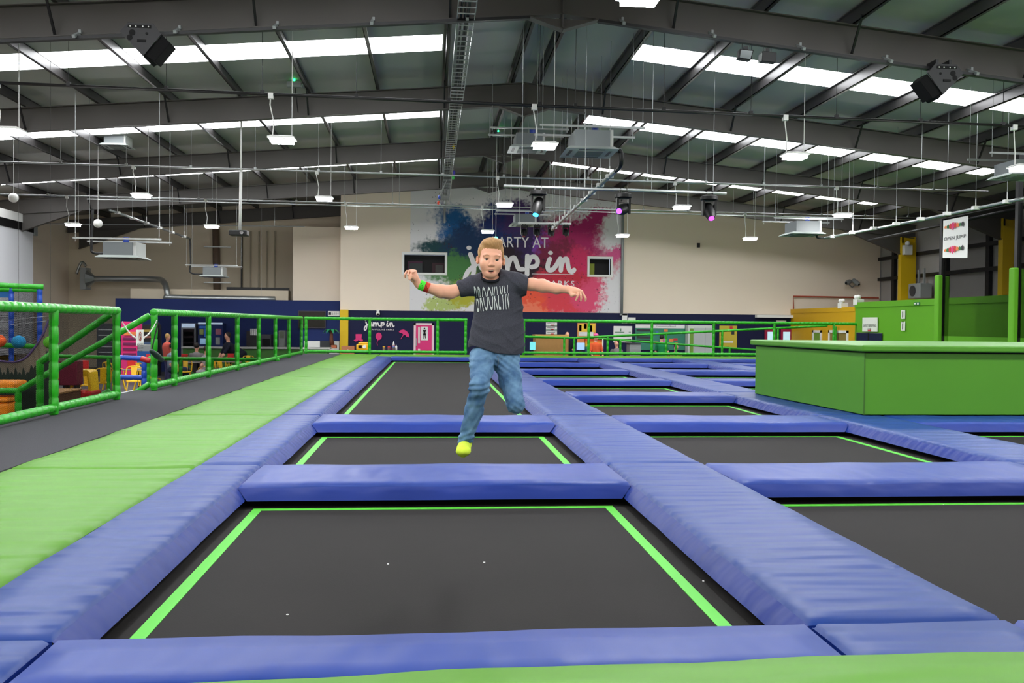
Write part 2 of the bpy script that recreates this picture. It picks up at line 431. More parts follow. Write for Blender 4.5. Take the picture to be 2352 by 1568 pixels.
def pad(name, x0, x1, y0, y1, mat, l=0, r=0, f=0, b=0, lr=None, rr_=None, ins=BV, th=PT, skew=0, lift=0, amp=.004, bmat=None, **k):
    """soft vinyl slab; l r f b: outward run of the sloping side, 0 for a straight butt side; lr/rr_: y range that slopes on the long sides"""
    nx = max(3, int((x1-x0)/.13)); ny = max(3, int((y1-y0)/.13)); sd = rnd.random()*9; e = .018
    xs = [x0, x0+e]+[x0+(x1-x0)*i/nx for i in range(1, nx)]+[x1-e, x1]
    ys = [y0, y0+e]+[y0+(y1-y0)*i/ny for i in range(1, ny)]+[y1-e, y1]
    NX, NY = len(xs), len(ys); vs_ = []
    for j, y in enumerate(ys):
        for i, x in enumerate(xs):
            edge = (i in (0, NX-1)) or (j in (0, NY-1))
            t = (x-x0)/(x1-x0); vy = (y-y0)/(y1-y0)
            vs_.append((x+wob(y*.7, x, sd)*.004*(i in (0, NX-1)), y+skew*t*vy+wob(x*.7, y, sd)*.005*(j in (0, NY-1)), wob(x, y, sd)*amp+lift*t-(.02 if edge else 0)))
    fs_ = [(j*NX+i, j*NX+i+1, (j+1)*NX+i+1, (j+1)*NX+i) for j in range(NY-1) for i in range(NX-1)]
    top = MB().add(vs_, fs_)
    o = top
    sk = MB()
    def skirt(idx, off, lo=None, hi=None, shrink=0, ax=0):
        pts = [vs_[i] for i in idx]; n = len(pts); a0 = pts[0][ax]; a1 = pts[-1][ax]
        rows = [[], [], []]
        for p in pts:
            q = list(p); t = (p[ax]-a0)/(a1-a0)
            L_ = a0+(shrink if a1 > a0 else -shrink)*(off[0] != 0 or off[1] != 0); H_ = a1-(shrink if a1 > a0 else -shrink)
            if shrink: q[ax] = L_+t*(H_-L_)
            if lo is not None: q[ax] = min(max(q[ax], lo), hi)
            pb = (q[0]+off[0], q[1]+off[1], -th)
            pm = ((p[0]*.5+pb[0]*.5)+off[0]*.12, (p[1]*.5+pb[1]*.5)+off[1]*.12, p[2]*.45-th*.5+wob(p[0]*3, p[1]*3, sd)*.002)
            rows[0].append(p); rows[1].append(pm); rows[2].append(pb)
        vv = rows[0]+rows[1]+rows[2]
        sk.add(vv, [(c*n+i, (c+1)*n+i, (c+1)*n+i+1, c*n+i+1) for c in range(2) for i in range(n-1)])
    front = list(range(NX)); back = [(NY-1)*NX+i for i in reversed(range(NX))]
    left = [j*NX for j in reversed(range(NY))]; right = [j*NX+NX-1 for j in range(NY)]
    skirt(front, (0, -f), shrink=ins if f else 0); skirt(back, (0, b), shrink=ins if b else 0)
    def side(idx, off, rng):
        if rng is None or off == 0: skirt(idx, (off, 0), ax=1); return
        lo, hi = rng
        pts = [i for i in idx]
        skirt(pts, (off, 0), lo, hi, ax=1)
    side(left, -l, lr); side(right, r, rr_)
    o = top.build(name, mat, smooth=True, origin=((x0+x1)/2, (y0+y1)/2, -th), **k)
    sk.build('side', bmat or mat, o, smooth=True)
    return o
ORD = ['nearest', 'second', 'third', 'fourth', 'fifth', 'sixth', 'seventh', 'farthest']
STN = ['narrow strip by lime matting', 'wide first strip right of the boy', 'second strip right of boy', 'third strip right of boy', 'rightmost strip']
# long strips
for si, (xa, xb) in enumerate(S):
    for k in range(len(RW)):
        y0 = .2 if k == 0 else RW[k-1][1]+.022; y1 = RW[k][1]
        if k == 0: y0 = 2.86
        fr = RW[k][0]; bL = BV if si > 0 else 0; bR = BV if si < 4 else 0
        lo, hi = y0+.0, fr-BV
        if k == 0: bL = bR = 0; lo = hi = None
        row_has = lambda c: True
        rngL = (lo, hi) if bL else None; rngR = (lo, hi) if bR else None
        # the tumble lane has no cross pads between its two ends
        if k >= 3 and k < 7:
            if si == 0: rngR = (y0, y1)
            if si == 1: rngL = (y0, y1)
        pad('long_pad', xa+.004, xb-.004, y0, y1, blueL, l=bL, r=bR, lr=rngL, rr_=rngR, bmat=blueShade,
            label='long blue vinyl pad, %s, %s segment from camera' % (STN[si], ORD[k]), cat='safety pad', group='long blue pads between the trampolines')
# cross pads
COLN = ['first column from left', 'second column from left', 'third column from left', 'fourth column from left']
def cell(ci): return S[ci][1], S[ci+1][0]
for ci in range(4):
    xa, xb = cell(ci)
    for k, (f, b) in enumerate(RW):
        if ci == 0 and 3 <= k < 7: continue
        pad('cross_pad', xa+.012, xb-.012, f, b, blueC, f=BV if k else 0, b=BV if k < 7 else 0, bmat=blueShade, amp=.005,
            label='blue vinyl cross pad, %s row from camera, %s' % (ORD[k], COLN[ci]), cat='safety pad', group='blue cross pads between the trampolines')
# trampoline beds
def bed(xa, xb, ya, yb, label):
    t = empty('trampoline', ((xa+xb)/2, (ya+yb)/2, MZ-.01), label, 'trampoline', 'trampolines set in the court')
    B(xa-.02, xb+.02, ya-.02, yb+.02, MZ-.012, MZ).build('bed', matBed, t)
    a, b, c, d = xa+.135, xb-.16, ya+.08, yb-.085; w_ = .062; mb = MB(); z0, z1 = MZ, MZ+.003
    mb.box(a, a+w_, c, d, z0, z1); mb.box(b-w_, b, c, d, z0, z1); mb.box(a+w_, b-w_, c, c+w_, z0, z1); mb.box(a+w_, b-w_, d-w_, d, z0, z1)
    mb.build('border_tape', tapeM, t)
for ci in range(4):
    xa, xb = cell(ci)
    for k in range(7):
        ya, yb = RW[k][1], RW[k+1][0]
        if ci == 0 and k > 2: continue
        if ci == 0 and k == 2: yb = RW[7][0]
        if ci == 0 and k == 2: lab = 'long black tumble trampoline with lime tape border behind the jumping boy'
        else: lab = 'square black trampoline with lime border, %s row from camera, %s' % (ORD[k], COLN[ci])
        if ci == 0 and k == 0: lab = 'large black trampoline with lime tape border in the foreground'
        bed(xa, xb, ya, yb, lab)
# lime green matting
gy = [-.5, 3.3, 7.1, 11.1, 15.0, 18.9, 22.8, 26.7, 30.6, 32.6]
for i in range(len(gy)-1):
    pad('green_mat', -3.15, -1.80-.003, gy[i]+.01, gy[i+1], greenP, th=.1, amp=.006, lift=0,
        label='lime green vinyl mat along the carpet walkway, %s segment from the camera' % (ORD+['corner'])[i], cat='floor mat', group='lime green mats down the left side')
gx = [-1.79, 1.84, 5.3, 8.7, 12.2, 15.8]
for i in range(5):
    pad('green_mat', gx[i]+.01, gx[i+1], 30.52, 32.6, greenP, label='lime green vinyl mat at the foot of the far fence, %s from the left' % ['first', 'second', 'third', 'fourth', 'fifth'][i], cat='floor mat', group='lime green mats along the far fence')
pad('green_mat', -1.79, 2.02, .2, 2.845, greenP, lift=.06, amp=.008, label='lime green vinyl mat along the bottom edge of the photo', cat='floor mat', group='lime green mats at the near edge')
pad('green_mat', 2.08, 5.6, .2, 2.845, greenP, lift=.03, amp=.012, label='lime green vinyl mat in the bottom right corner, crumpled edge', cat='floor mat', group='lime green mats at the near edge')
for i, (a, b) in enumerate(((2.9, 10), (10, 17), (17, 24), (24, 30.5))):
    pad('green_mat', 12.21, 15.8, a+.01, b, greenP, label='lime green vinyl mat by the green panel wall on the right, %s segment' % ORD[i], cat='floor mat', group='lime green mats on the right side')
# the green padded block
t = empty('padded_block', (8.7, 12.8, 0), 'big lime green padded vault block standing on the blue pads', 'padded block')
mb = MB()
mb.add([(5.5,11.08,.008),(12.2,11.08,.008),(12.2,14.6,.008),(5.36,14.6,.008),(5.5,11.08,.8),(12.2,11.08,.8),(12.2,14.6,.8),(5.36,14.6,.8)], [(0,3,2,1),(4,5,6,7),(0,1,5,4),(1,2,6,5),(2,3,7,6),(3,0,4,7)])
mb.build('body', greenBox, t, bevel=.01)
mb = MB(); mb.add([(5.43,11.0,.815),(8.6,11.0,.815),(8.6,14.68,.815),(5.29,14.68,.815),(5.43,11.0,.9),(8.6,11.0,.9),(8.6,14.68,.9),(5.29,14.68,.9)], [(0,3,2,1),(4,5,6,7),(0,1,5,4),(1,2,6,5),(2,3,7,6),(3,0,4,7)])
mb.build('lid', greenBox, t, bevel=.02)
B(8.61, 12.25, 11.0, 14.68, .815, .9).build('lid', greenBox, t, bevel=.02)
mb = MB(); mb.add([(5.48,11.06,.8),(12.2,11.06,.8),(12.2,14.6,.8),(5.34,14.6,.8),(5.48,11.06,.815),(12.2,11.06,.815),(12.2,14.6,.815),(5.34,14.6,.815)], [(0,1,5,4),(1,2,6,5),(2,3,7,6),(3,0,4,7)])
mb.build('seam', blackM, t)
B(5.492, 5.502, 11.072, 11.082, .01, .8).build('corner_stitching', M('stitch_green', (52, 96, 22), .6), t)

# ================================================================ PADDED FENCES
ROW1, ROW2, ROW3 = 16.5, 24.6, 32.0
def fence(posts, label, top=1.25, bot=.08, net=True, r=.052, cap=.06):
    """posts: (x, y) along the run"""
    t = empty('padded_fence', (posts[0][0], posts[0][1], 0), label, 'fence')
    for x, y in posts:
        MB().foam((x, y, 0), (x, y, top), r).build('post', foamG, t, smooth=True)
    a, b = V(posts[0]+(0,)), V(posts[-1]+(0,)); d = (b-a).normalized()
    for n_, z, q in (('top_rail', top, r*1.05), ('bottom_rail', bot, r)):
        MB().foam(a+V((0, 0, z))-d*cap, b+V((0, 0, z))+d*cap, q, seg=.16).build(n_, foamG, t, smooth=True)
    if net:
        for i in range(len(posts)-1):
            (x0, y0), (x1, y1) = posts[i], posts[i+1]
            MB().add([(x0, y0, bot), (x1, y1, bot), (x1, y1, top), (x0, y0, top)], [(0, 1, 2, 3)]).build('netting', netF, t)
    return t
FX = -4.4
fence([(FX, y) for y in (6.9, 8.98, 11.07, 13.2)], 'glossy green padded fence at the left edge, nearest, before the stair gap')
fence([(FX, y) for y in (14.95, 16.1, 18.5, 21.2, 23.8, 26.3, 28.8, 31.5)], 'long green padded fence with black netting running along the carpet walkway')
fx = lambda px: at(px, 780, Y=32.75).x
fence([(fx(p), 32.75) for p in (703, 849, 1005, 1069)], 'green padded fence across the far end, left of the boy', net=False)
fence([(fx(p), 32.75) for p in (1203, 1352, 1497, 1639, 1778, 1915, 1993, 2034)], 'green padded fence across the far end, right of the boy', net=False)
# stairs down to the play area with padded handrails
t = empty('stair_handrail', (FX, 13.2, 0), 'green padded handrail descending behind the nearest fence, closest to the camera', 'handrail')
p = at(92, 832, Y=13.25)
MB().foam((FX-.1, 13.25, 1.2), p, .05).build('rail', foamG, t, smooth=True)
MB().foam((p.x, p.y, GZ), (p.x, p.y, p.z+.03), .05).build('post', foamG, t, smooth=True)
MB().foam((FX-.1, 13.25, .12), (p.x, p.y, p.z-1.0), .045).build('rail', foamG, t, smooth=True)
t = empty('stair_handrail', (FX, 15.05, 0), 'green padded handrail descending left from the fence post with the hanging pouch', 'handrail')
p = at(42, 897, Y=15.05)
MB().foam((FX-.1, 15.05, 1.2), p, .05).build('rail', foamG, t, smooth=True)
MB().foam((p.x, p.y, GZ), (p.x, p.y, p.z+.03), .05).build('post', foamG, t, smooth=True)
MB().foam((p.x, p.y, p.z), (p.x-2.2, p.y, p.z-.03), .05).build('rail', foamG, t, smooth=True)
MB().foam((FX-.1, 15.05, .1), (p.x+.4, p.y, -.98), .045).build('rail', foamG, t, smooth=True)
mb = MB()
for i in range(6): mb.box(FX-.3-.36*(i+1), FX-.3-.36*i, 13.35, 14.9, GZ, -.16-.17*i)
trim(mb, dgrey); trim(B(FX-.34, FX-.28, 13.35, 14.85, -.06, .006), galv)
# far ramp handrails
t = empty('ramp_handrail', (fx(1203), 34.2, -.4), 'green padded ramp handrails crossing behind the far fence', 'handrail')
def fr(px, py, Y=34.2): return at(px, py, Y=Y)
MB().foam(fr(1203, 773), fr(1320, 776), .045).build('rail', foamG, t, smooth=True)
MB().foam(fr(1320, 776), fr(1900, 748), .045).build('rail', foamG, t, smooth=True)
MB().foam(fr(1345, 775, 35.6), fr(1770, 806, 35.6), .042).build('rail', foamG, t, smooth=True)
for px, py, Y in ((1296, 775, 34.2), (1319, 776, 34.2), (1396, 772, 34.2), (1530, 766, 34.2), (1659, 760, 34.2), (1787, 754, 34.2), (1920, 749, 34.2), (1425, 781, 35.6), (1553, 790, 35.6), (1676, 799, 35.6)):
    q = fr(px, py, Y); MB().foam((q.x, q.y, GZ), q, .045).build('post', foamG, t, smooth=True)
# chain, notice and pouch in the stair gap
t = empty('barrier_chain', (FX, 14.1, .9), 'black and white barrier chain sagging between two green fence posts', 'chain')
a, b = V((FX+.06, 13.25, 1.1)), V((FX+.06, 14.9, 1.13)); mb = MB(); ptsC = []
for i in range(41):
    s_ = i/40; q = a.lerp(b, s_); q.z -= .30*4*s_*(1-s_)*.9; ptsC.append(q)
for i in range(40):
    c = (ptsC[i]+ptsC[i+1])/2; mb.ball(c, (.009, .028 if i % 2 else .012, .018 if i % 2 == 0 else .012), 6, 4)
mb.build('links', whiteP, t, smooth=True)
t = empty('notice_sign', at(321, 793, X=FX+.08), 'small white NO ACCESS notice hanging on the barrier chain', 'sign')
Y0 = at(313, 775, X=FX+.08).y; Y1 = at(329, 775, X=FX+.08).y; Z1 = at(320, 757, X=FX+.08).z; Z0 = at(320, 793, X=FX+.08).z
B(FX+.075, FX+.085, Y0, Y1, Z0, Z1).build('board', whiteP, t)
Yc = (Y0+Y1)/2
mb = MB()
for k in range(20):
    a0, a1 = k*math.pi/10, (k+1)*math.pi/10
    f_ = lambda a_, r_: (FX+.088, Yc+math.cos(a_)*r_*1.0, Z1-.1+math.sin(a_)*r_)
    mb.add([f_(a0, .07), f_(a1, .07), f_(a1, .055), f_(a0, .055)], [(0, 1, 2, 3)])
mb.bar((FX+.088, Yc-.05, Z1-.05), (FX+.088, Yc+.05, Z1-.15), .012, .001, upv=(1, 0, 0)); mb.build('ring', foamR, t)
B(FX+.086, FX+.088, Yc-.012, Yc+.012, Z1-.15, Z1-.06).build('figure', blackM, t)
text('NO ACCESS', 'lettering', blackM, (FX+.088, Y0+.02, Z1-.235), (0, 1, 0), (0, 0, 1), Y1-Y0-.04, .035, t)
text('WITHOUT A MEMBER', 'lettering', blackM, (FX+.088, Y0+.02, Z1-.285), (0, 1, 0), (0, 0, 1), Y1-Y0-.04, .022, t)
text('OF STAFF', 'lettering', blackM, (FX+.088, Y0+.06, Z1-.33), (0, 1, 0), (0, 0, 1), Y1-Y0-.12, .022, t)
t = empty('shoulder_pouch', at(360, 830, X=FX+.12), 'dark green pouch hanging by a black strap from the fence post', 'bag')
qa, qb = at(348, 806, X=FX+.13), at(372, 826, X=FX+.13); mb = MB()
d = (qb-qa).normalized(); MB().tube([qa-d*.03, qa, qa.lerp(qb, .5), qb, qb+d*.02], .07, 10, [.01, .035, .05, .04, .01]).build('pouch', M('pouch', (22, 48, 42), .5, .4), t, smooth=True)
top_ = at(363, 741, X=FX+.1)
MB().bar(top_, qa, .012, .03).bar(top_+V((0, .03, 0)), qb, .012, .03).build('strap', blackM, t)

# ================================================================ ROOF EQUIPMENT
def rod(mb, x, y, z, top=None, r=.006): mb.tube([(x, y, z), (x, y, (top or zb(x)+ZS-.01))], r, 5)
def lamp(px, py, Y, label):
    c = at(px, py, Y=Y); t = empty('led_lamp', c, label, 'lamp', 'suspended LED lamps in three rows')
    MB().box(c.x-.2, c.x+.2, c.y-.15, c.y+.15, c.z-.02, c.z+.05).box(c.x-.235, c.x+.235, c.y-.18, c.y+.18, c.z+.0, c.z+.03).build('housing', whiteP, t, bevel=.01)
    B(c.x-.19, c.x+.19, c.y-.14, c.y+.14, c.z-.062, c.z-.021).build('diffuser', ledM, t)
    mb = MB(); z1 = cond_z(c.x, Y)
    mb.tube([(c.x+.17, c.y, c.z+.04), (c.x+.17, c.y, zb(c.x)+RD)], .006, 5)
    mb.tube([(c.x-.17, c.y, c.z+.04), (c.x-.15, c.y+.03, c.z+.3), (c.x-.21, c.y-.02, c.z+.6), (c.x-.2, c.y, z1)], .011, 6)
    mb.build('cable', whiteP, t)
    MB().cbox((c.x-.2, c.y, z1-.03), .09, .09, .1).build('junction_box', whiteP, t)
CON = {ROW1: (at(0, 190, Y=ROW1), at(2352, 290, Y=ROW1)), ROW2: (at(0, 372, Y=ROW2), at(2270, 440, Y=ROW2)), ROW3: (at(0, 446, Y=ROW3), at(2129, 500, Y=ROW3))}
def cond_z(x, Y):
    if Y not in CON: return 5.3
    a, b = CON[Y]; return a.z+(b.z-a.z)*(x-a.x)/(b.x-a.x)
LAMP = {ROW1: [(20, 300), (648, 320), (1251, 333), (1826, 357), (2350, 385)], ROW2: [(325, 448), (745, 455), (1159, 469), (1566, 475), (1936, 493)],
        ROW3: [(168, 515), (486, 519), (807, 522), (1120, 531), (1430, 540), (1723, 547)]}
rn = {ROW1: 'nearest full row', ROW2: 'middle row', ROW3: 'farthest row'}
for Y, L_ in LAMP.items():
    for i, (px, py) in enumerate(L_): lamp(px, py, Y, 'white square LED lamp on wires, %s, %s from the left' % (rn[Y], ['first', 'second', 'third', 'fourth', 'fifth', 'sixth'][i]))
for Y in (8.4, .3, -6.2):          # unseen rows added overhead and behind the camera for frontal light
    for i, x in enumerate((-12.6, -7.8, -2.9, 2.0, 6.8, 11.7, 16.5)):
        c = V((x, Y, 4.42)); t = empty('led_lamp', c, 'added LED fill lamp out of frame, %s row from the camera, %s from left' % ({8.4: 'first', .3: 'second', -6.2: 'third'}[Y], ['first', 'second', 'third', 'fourth', 'fifth', 'sixth', 'seventh'][i]), 'lamp', 'suspended LED lamps in three rows')
        B(c.x-.235, c.x+.235, c.y-.18, c.y+.18, c.z-.02, c.z+.05).build('housing', whiteP, t); B(c.x-.19, c.x+.19, c.y-.14, c.y+.14, c.z-.062, c.z-.021).build('diffuser', ledM, t); mb = MB(); rod(mb, c.x, c.y, c.z+.04); mb.build('cable', whiteP, t)
lamp(1470, -8, 9.7, 'white LED lamp cut off by the top edge of the photo')
for i, (Y, m_, nm) in enumerate(((ROW1, ironM, 'dark conduit pipe hung across the hall above the nearest lamps'), (ROW2, galv, 'silver conduit pipe hung across the hall above the middle lamp row'), (ROW3, galv, 'silver cable rail hung across the hall above the farthest lamp row'))):
    a, b = CON[Y]; t = empty('conduit', (a+b)/2, nm, 'conduit')
    MB().tube([a, b], .028 if i == 0 else .024, 8).build('pipe', m_, t, smooth=True)
    mb = MB(); hk = MB()
    for d_ in PD:
        for sx in (-1, 1):
            x = XRI+sx*d_
            if a.x < x < b.x: rod(mb, x, Y, cond_z(x, Y)); hk.cbox((x, Y, cond_z(x, Y)+.03), .06, .06, .07)
    mb.pieces('hanger_rod', m_, t); hk.pieces('clip', m_, t)
a, b = at(200, 457, Y=33.2), at(2108, 505, Y=33.2)
t = empty('conduit', (a+b)/2, 'thin pipe running just below the silver cable rail at the back', 'conduit'); MB().tube([a, b], .02, 6).build('pipe', galv, t)
mb = MB()
for x in np.arange(a.x+1, b.x, 3.3): rod(mb, x, 33.2, a.z+(b.z-a.z)*(x-a.x)/(b.x-a.x))
mb.pieces('hanger_rod', galv, t)
a, b = at(50, 513, Y=37.5), at(700, 520, Y=37.5)
t = empty('conduit', (a+b)/2, 'thin pipe low at the back left above the cafe', 'conduit'); MB().tube([a, b], .02, 6).build('pipe', galv, t); mb = MB(); rod(mb, a.x+.2, a.y, a.z); rod(mb, b.x-1.2, b.y, b.z); mb.pieces('hanger_rod', galv, t)
def cassette(px, py, Y, s_, label, drop=.55, rails=True, pump=True):
    c = at(px, py, Y=Y); t = empty('air_conditioner', c, label, 'air conditioner', 'ceiling cassette air conditioners')
    h = .42*s_; q = .5*s_
    MB().box(c.x-h*.8, c.x+h*.8, c.y-h, c.y+h, c.z+.06, c.z+.36*s_).build('casing', M('ac_casing', (104, 110, 112), .5, .4), t)
    MB().box(c.x+h*.8, c.x+h*.96, c.y-h*.9, c.y+h*.9, c.z+.05, c.z+.38*s_).build('side_box', M('ac_side', (190, 192, 190), .5), t)
    mb = MB(); mb.add([(c.x-q, c.y-q, c.z), (c.x+q, c.y-q, c.z), (c.x+q, c.y+q, c.z), (c.x-q, c.y+q, c.z), (c.x-h, c.y-h, c.z+.06), (c.x+h, c.y-h, c.z+.06), (c.x+h, c.y+h, c.z+.06), (c.x-h, c.y+h, c.z+.06)],
        [(0,3,2,1),(4,5,6,7),(0,1,5,4),(1,2,6,5),(2,3,7,6),(3,0,4,7)]); mb.build('panel', M('ac_panel', (158, 166, 162), .5), t)
    g = q*.5
    MB().box(c.x-g, c.x+g, c.y-g, c.y+g, c.z-.012, c.z-.001).build('grille', M('grille', (92, 100, 96), .6), t)
    mb = MB(); e = q*.82
    for x0, x1, y0, y1 in ((-g, g, -e, -e+.06), (-g, g, e-.06, e), (-e, -e+.06, -g, g), (e-.06, e, -g, g)): mb.box(c.x+x0, c.x+x1, c.y+y0, c.y+y1, c.z-.006, c.z-.001)
    mb.pieces('louvre', dgrey, t)
    mb = MB()
    if rails:
        for yy_ in (-h*1.05, h*1.05): mb.box(c.x-1.0*s_, c.x+1.0*s_, c.y+yy_-.02, c.y+yy_+.02, c.z+.42, c.z+.46)
        mb.pieces('support_rail', galv, t); mb = MB()
    for sx in (-1, 1):
        for sy in (-1, 1): rod(mb, c.x+sx*(.95*s_ if rails else h), c.y+sy*h*1.05, c.z+.36)
    mb.pieces('hanger_rod', galv, t)
    if pump: MB().tube([(c.x+.1, c.y-h*.3, c.z+.36*s_), (c.x+.1, c.y-h*.3, c.z+.36*s_+.14)], .07, 10).build('drain_pump', M('pump_blue', (30, 60, 150), .4), t)
cassette(1352, 352, 18.2, 1.05, 'large grey cassette air conditioner with dark pipe, right of the roof ridge')
cassette(1203, 518, 31.5, 1.0, 'small cassette air conditioner hanging before the colourful mural')
cassette(1842, 540, 26.2, 1.05, 'cassette air conditioner before the plain cream wall on the right')
cassette(284, 594, 22.5, 1.0, 'grey cassette air conditioner hanging low over the play area on the left')
cassette(492, 636, 36.8, 1.0, 'distant cassette air conditioner above the cafe')
cassette(1212, 345, 22.2, .95, 'white cassette air conditioner under the ridge, behind the second lamp')
cassette(2338, 408, 18.6, .9, 'air conditioner cut by the right edge of the photo', pump=False)
cassette(270, 338, 27.5, .8, 'small dark vent unit between the roof beams on the left', rails=True, pump=False)
def pipe(pts, r, mat, name, label, cat, clips=None, sm=True):
    t = empty(name, pts[0], label, cat)
    MB().tube(catmull([tuple(p_) for p_ in pts], 5) if sm else pts, r, 8).build('pipe', mat, t, smooth=True)
    if clips:
        mb = MB(); rb_ = MB(); a_, b_ = V(pts[clips[0]]), V(pts[clips[1]])
        for i in range(clips[2]):
            c = a_.lerp(b_, (i+.5)/clips[2]); mb.cbox(c, .16, .1, .08)
            mb.tube([c, c+V((0, 0, .22))], .01, 5); rod(rb_, c.x, c.y, c.z+.05)
        mb.pieces('bracket', whiteP, t); rb_.pieces('hanger_rod', galv, t)
pipe([at(1420, 345, Y=18.2), at(1426, 350, Y=18.2), at(1426, 378, Y=18.3), at(1415, 392, Y=18.8)], .05, ironM, 'refrigerant_pipe', 'thick black lagged pipe dropping from the large air conditioner', 'pipe')
pipe([at(1412, 394, Y=18.8), at(1268, 527, Y=28.6)], .045, galv, 'cable_trunking', 'grey trunking running from the large air conditioner towards the mural', 'trunking', (0, 1, 9), False)
pipe([at(1893, 547, Y=26.2), at(2120, 504, Y=22), at(2352, 455, Y=18.6)], .035, galv, 'cable_trunking', 'silver trunking with brackets rising to the right edge', 'trunking', (0, 2, 8))
pipe([at(1868, 530, Y=26.0), at(1876, 534, Y=26.1), at(1877, 545, Y=26.2), at(1893, 547, Y=26.2)], .03, ironM, 'refrigerant_pipe', 'short black pipe beside the air conditioner on the right', 'pipe')
pipe([at(252, 482, Y=31), at(436, 548, Y=36.5)], .04, galv, 'cable_trunking', 'silver trunking with brackets above the cafe on the left', 'trunking', (0, 1, 6), False)
pipe([at(436, 549, Y=36.5), at(438, 600, Y=36.5), at(438, 626, Y=36.5), at(470, 630, Y=36.6)], .03, ironM, 'refrigerant_pipe', 'black pipe dropping to the distant air conditioner above the cafe', 'pipe')
pipe([at(213, 480, Y=22.5), at(210, 560, Y=22.5), at(214, 580, Y=22.5), at(246, 582, Y=22.5)], .03, ironM, 'refrigerant_pipe', 'black pipe dropping to the low air conditioner over the play area', 'pipe')
pipe([at(2129, 501, Y=ROW3), at(2200, 487, Y=29)], .022, galv, 'conduit', 'short silver conduit turning off the back cable rail at the right', 'conduit', None, False)
# ladder cable tray along the ridge, left of the apex
t = empty('cable_tray', (.5, 20, 6.3), 'long galvanised ladder cable tray running along the hall under the rafters', 'cable tray')
mb = MB(); zt = 6.33; x0 = .4
mb.box(x0, x0+.012, 3, 38.9, zt, zt+.06).box(x0+.3, x0+.312, 3, 38.9, zt, zt+.06); mb.build('side_rail', galv, t)
mb = MB()
for y in np.arange(3.1, 38.8, .3): mb.box(x0+.01, x0+.3, y, y+.03, zt+.005, zt+.02)
mb.build('rungs', galv, t, kind='stuff')
mb = MB()
for dx, r_ in ((.08, .022), (.13, .016), (.17, .02), (.2, .013)): mb.tube([(x0+dx+.012*math.sin(y*.9+dx*40), y, zt+.045) for y in np.arange(3, 39, 1.5)], r_, 6)
mb.build('cable_bundle', ironM, t)
MB().tube([(x0+.15, 38.9, zt+.04), (x0+.15, 38.93, 6.2), (x0+.15, 38.93, 5.4)], .05, 6).build('drop', galv, t)
pipe([at(1078, 45, Y=15.9), at(1062, 190, Y=22), at(1045, 340, Y=30), at(1030, 490, Y=38.8)], .012, whiteP, 'pull_cord', 'pale cord stretched beside the ladder cable tray', 'cord')
for i, (px, py, Y, c_, nm) in enumerate(((1035, 328, 29, (225, 70, 70), 'red'), (1041, 337, 29, (220, 190, 30), 'yellow'), (1043, 396, 30, (60, 50, 160), 'violet'), (1041, 407, 30, (70, 190, 90), 'green'), (1009, 453, 33, (60, 90, 190), 'blue'), (1007, 466, 33, (230, 80, 60), 'orange'))):
    c = at(px, py, Y=Y); o = MB().ball(c, (.05, .05, .075), 10, 7).build('balloon', M('balloon_'+nm, c_, .4), smooth=True, label='tiny deflated %s balloon caught by the ladder cable tray' % nm, cat='balloon', group='stray balloons by the cable tray'); MB().tube([c+V((0, 0, .07)), (.55, c.y, 6.34)], .003, 4).build('string', whiteP, o)
# moving head lights on a bar
a, b = at(1157, 427, Y=17.2), at(1668, 444, Y=17.2)
t = empty('lighting_bar', (a+b)/2, 'silver lighting bar carrying three black moving head lights', 'lighting bar')
MB().tube([a, b], .028, 10).build('bar', galv, t, smooth=True)
mb = MB()
for s_ in (.08, .36, .66, .94):
    q = a.lerp(b, s_); rod(mb, q.x, q.y, q.z)
mb.pieces('hanger_rod', galv, t)
def moving_head(px, py, Y, s_, tilt, side_, lens, label, grp='black moving head lights'):
    c = at(px, py, Y=Y); t = empty('stage_light', c, label, 'stage light', grp)   # c = bar point above
    mvM = M('stage_black', (9, 9, 10), .5, .3); MB().tube([(c.x, c.y, c.z-.16*s_), (c.x, c.y, c.z-.14*s_), (c.x, c.y, c.z-.08*s_), (c.x, c.y, c.z-.06*s_)], .15*s_, 20, [.13*s_, .165*s_, .165*s_, .12*s_]).build('base', mvM, t, smooth='auto')
    mb = MB()
    for q in (-1, 1): mb.add([V((c.x+q*.115*s_+e*.02*s_, c.y+f_*.06*s_, c.z+g*s_)) for e in (-1, 1) for f_, g in ((-1, -.15), (1, -.15), (.7, -.45), (-.7, -.45))], [(0,1,2,3),(7,6,5,4),(0,4,5,1),(1,5,6,2),(2,6,7,3),(3,7,4,0)])
    mb.pieces('yoke', mvM, t)
    h = V((c.x, c.y, c.z-.36*s_)); d = V((side_, -math.cos(tilt)*.8, -math.sin(tilt))).normalized()
    MB().tube([h-d*.17*s_, h-d*.13*s_, h+d*.05*s_, h+d*.15*s_, h+d*.2*s_], .1*s_, 14, [.07*s_, .1*s_, .11*s_, .085*s_, .07*s_]).build('head', mvM, t, smooth='auto')
    MB().disc(h+d*.205*s_, .055*s_, d, 16, .01).build('lens', M('lens_%d_%d_%d' % lens, lens, .3, emit=5), t)
    MB().cbox((c.x-.06*s_, c.y, c.z-.02*s_), .03, .05, .1*s_).cbox((c.x+.06*s_, c.y, c.z-.02*s_), .03, .05, .1*s_).pieces('clamp', ironM, t)
moving_head(1236, 430, 17.2, 1, 1.0, -.25, (60, 190, 255), 'black moving head light with a cyan lens, left of three on the bar')
moving_head(1432, 437, 17.2, 1, .3, -.55, (120, 60, 220), 'black moving head light tilted sideways, middle of three on the bar')
moving_head(1629, 442, 17.2, 1, .75, .05, (200, 60, 255), 'black moving head light with a violet lens, right of three on the bar')
a, b = at(1190, 512.5, Y=30.5), at(1312, 514, Y=30.5)
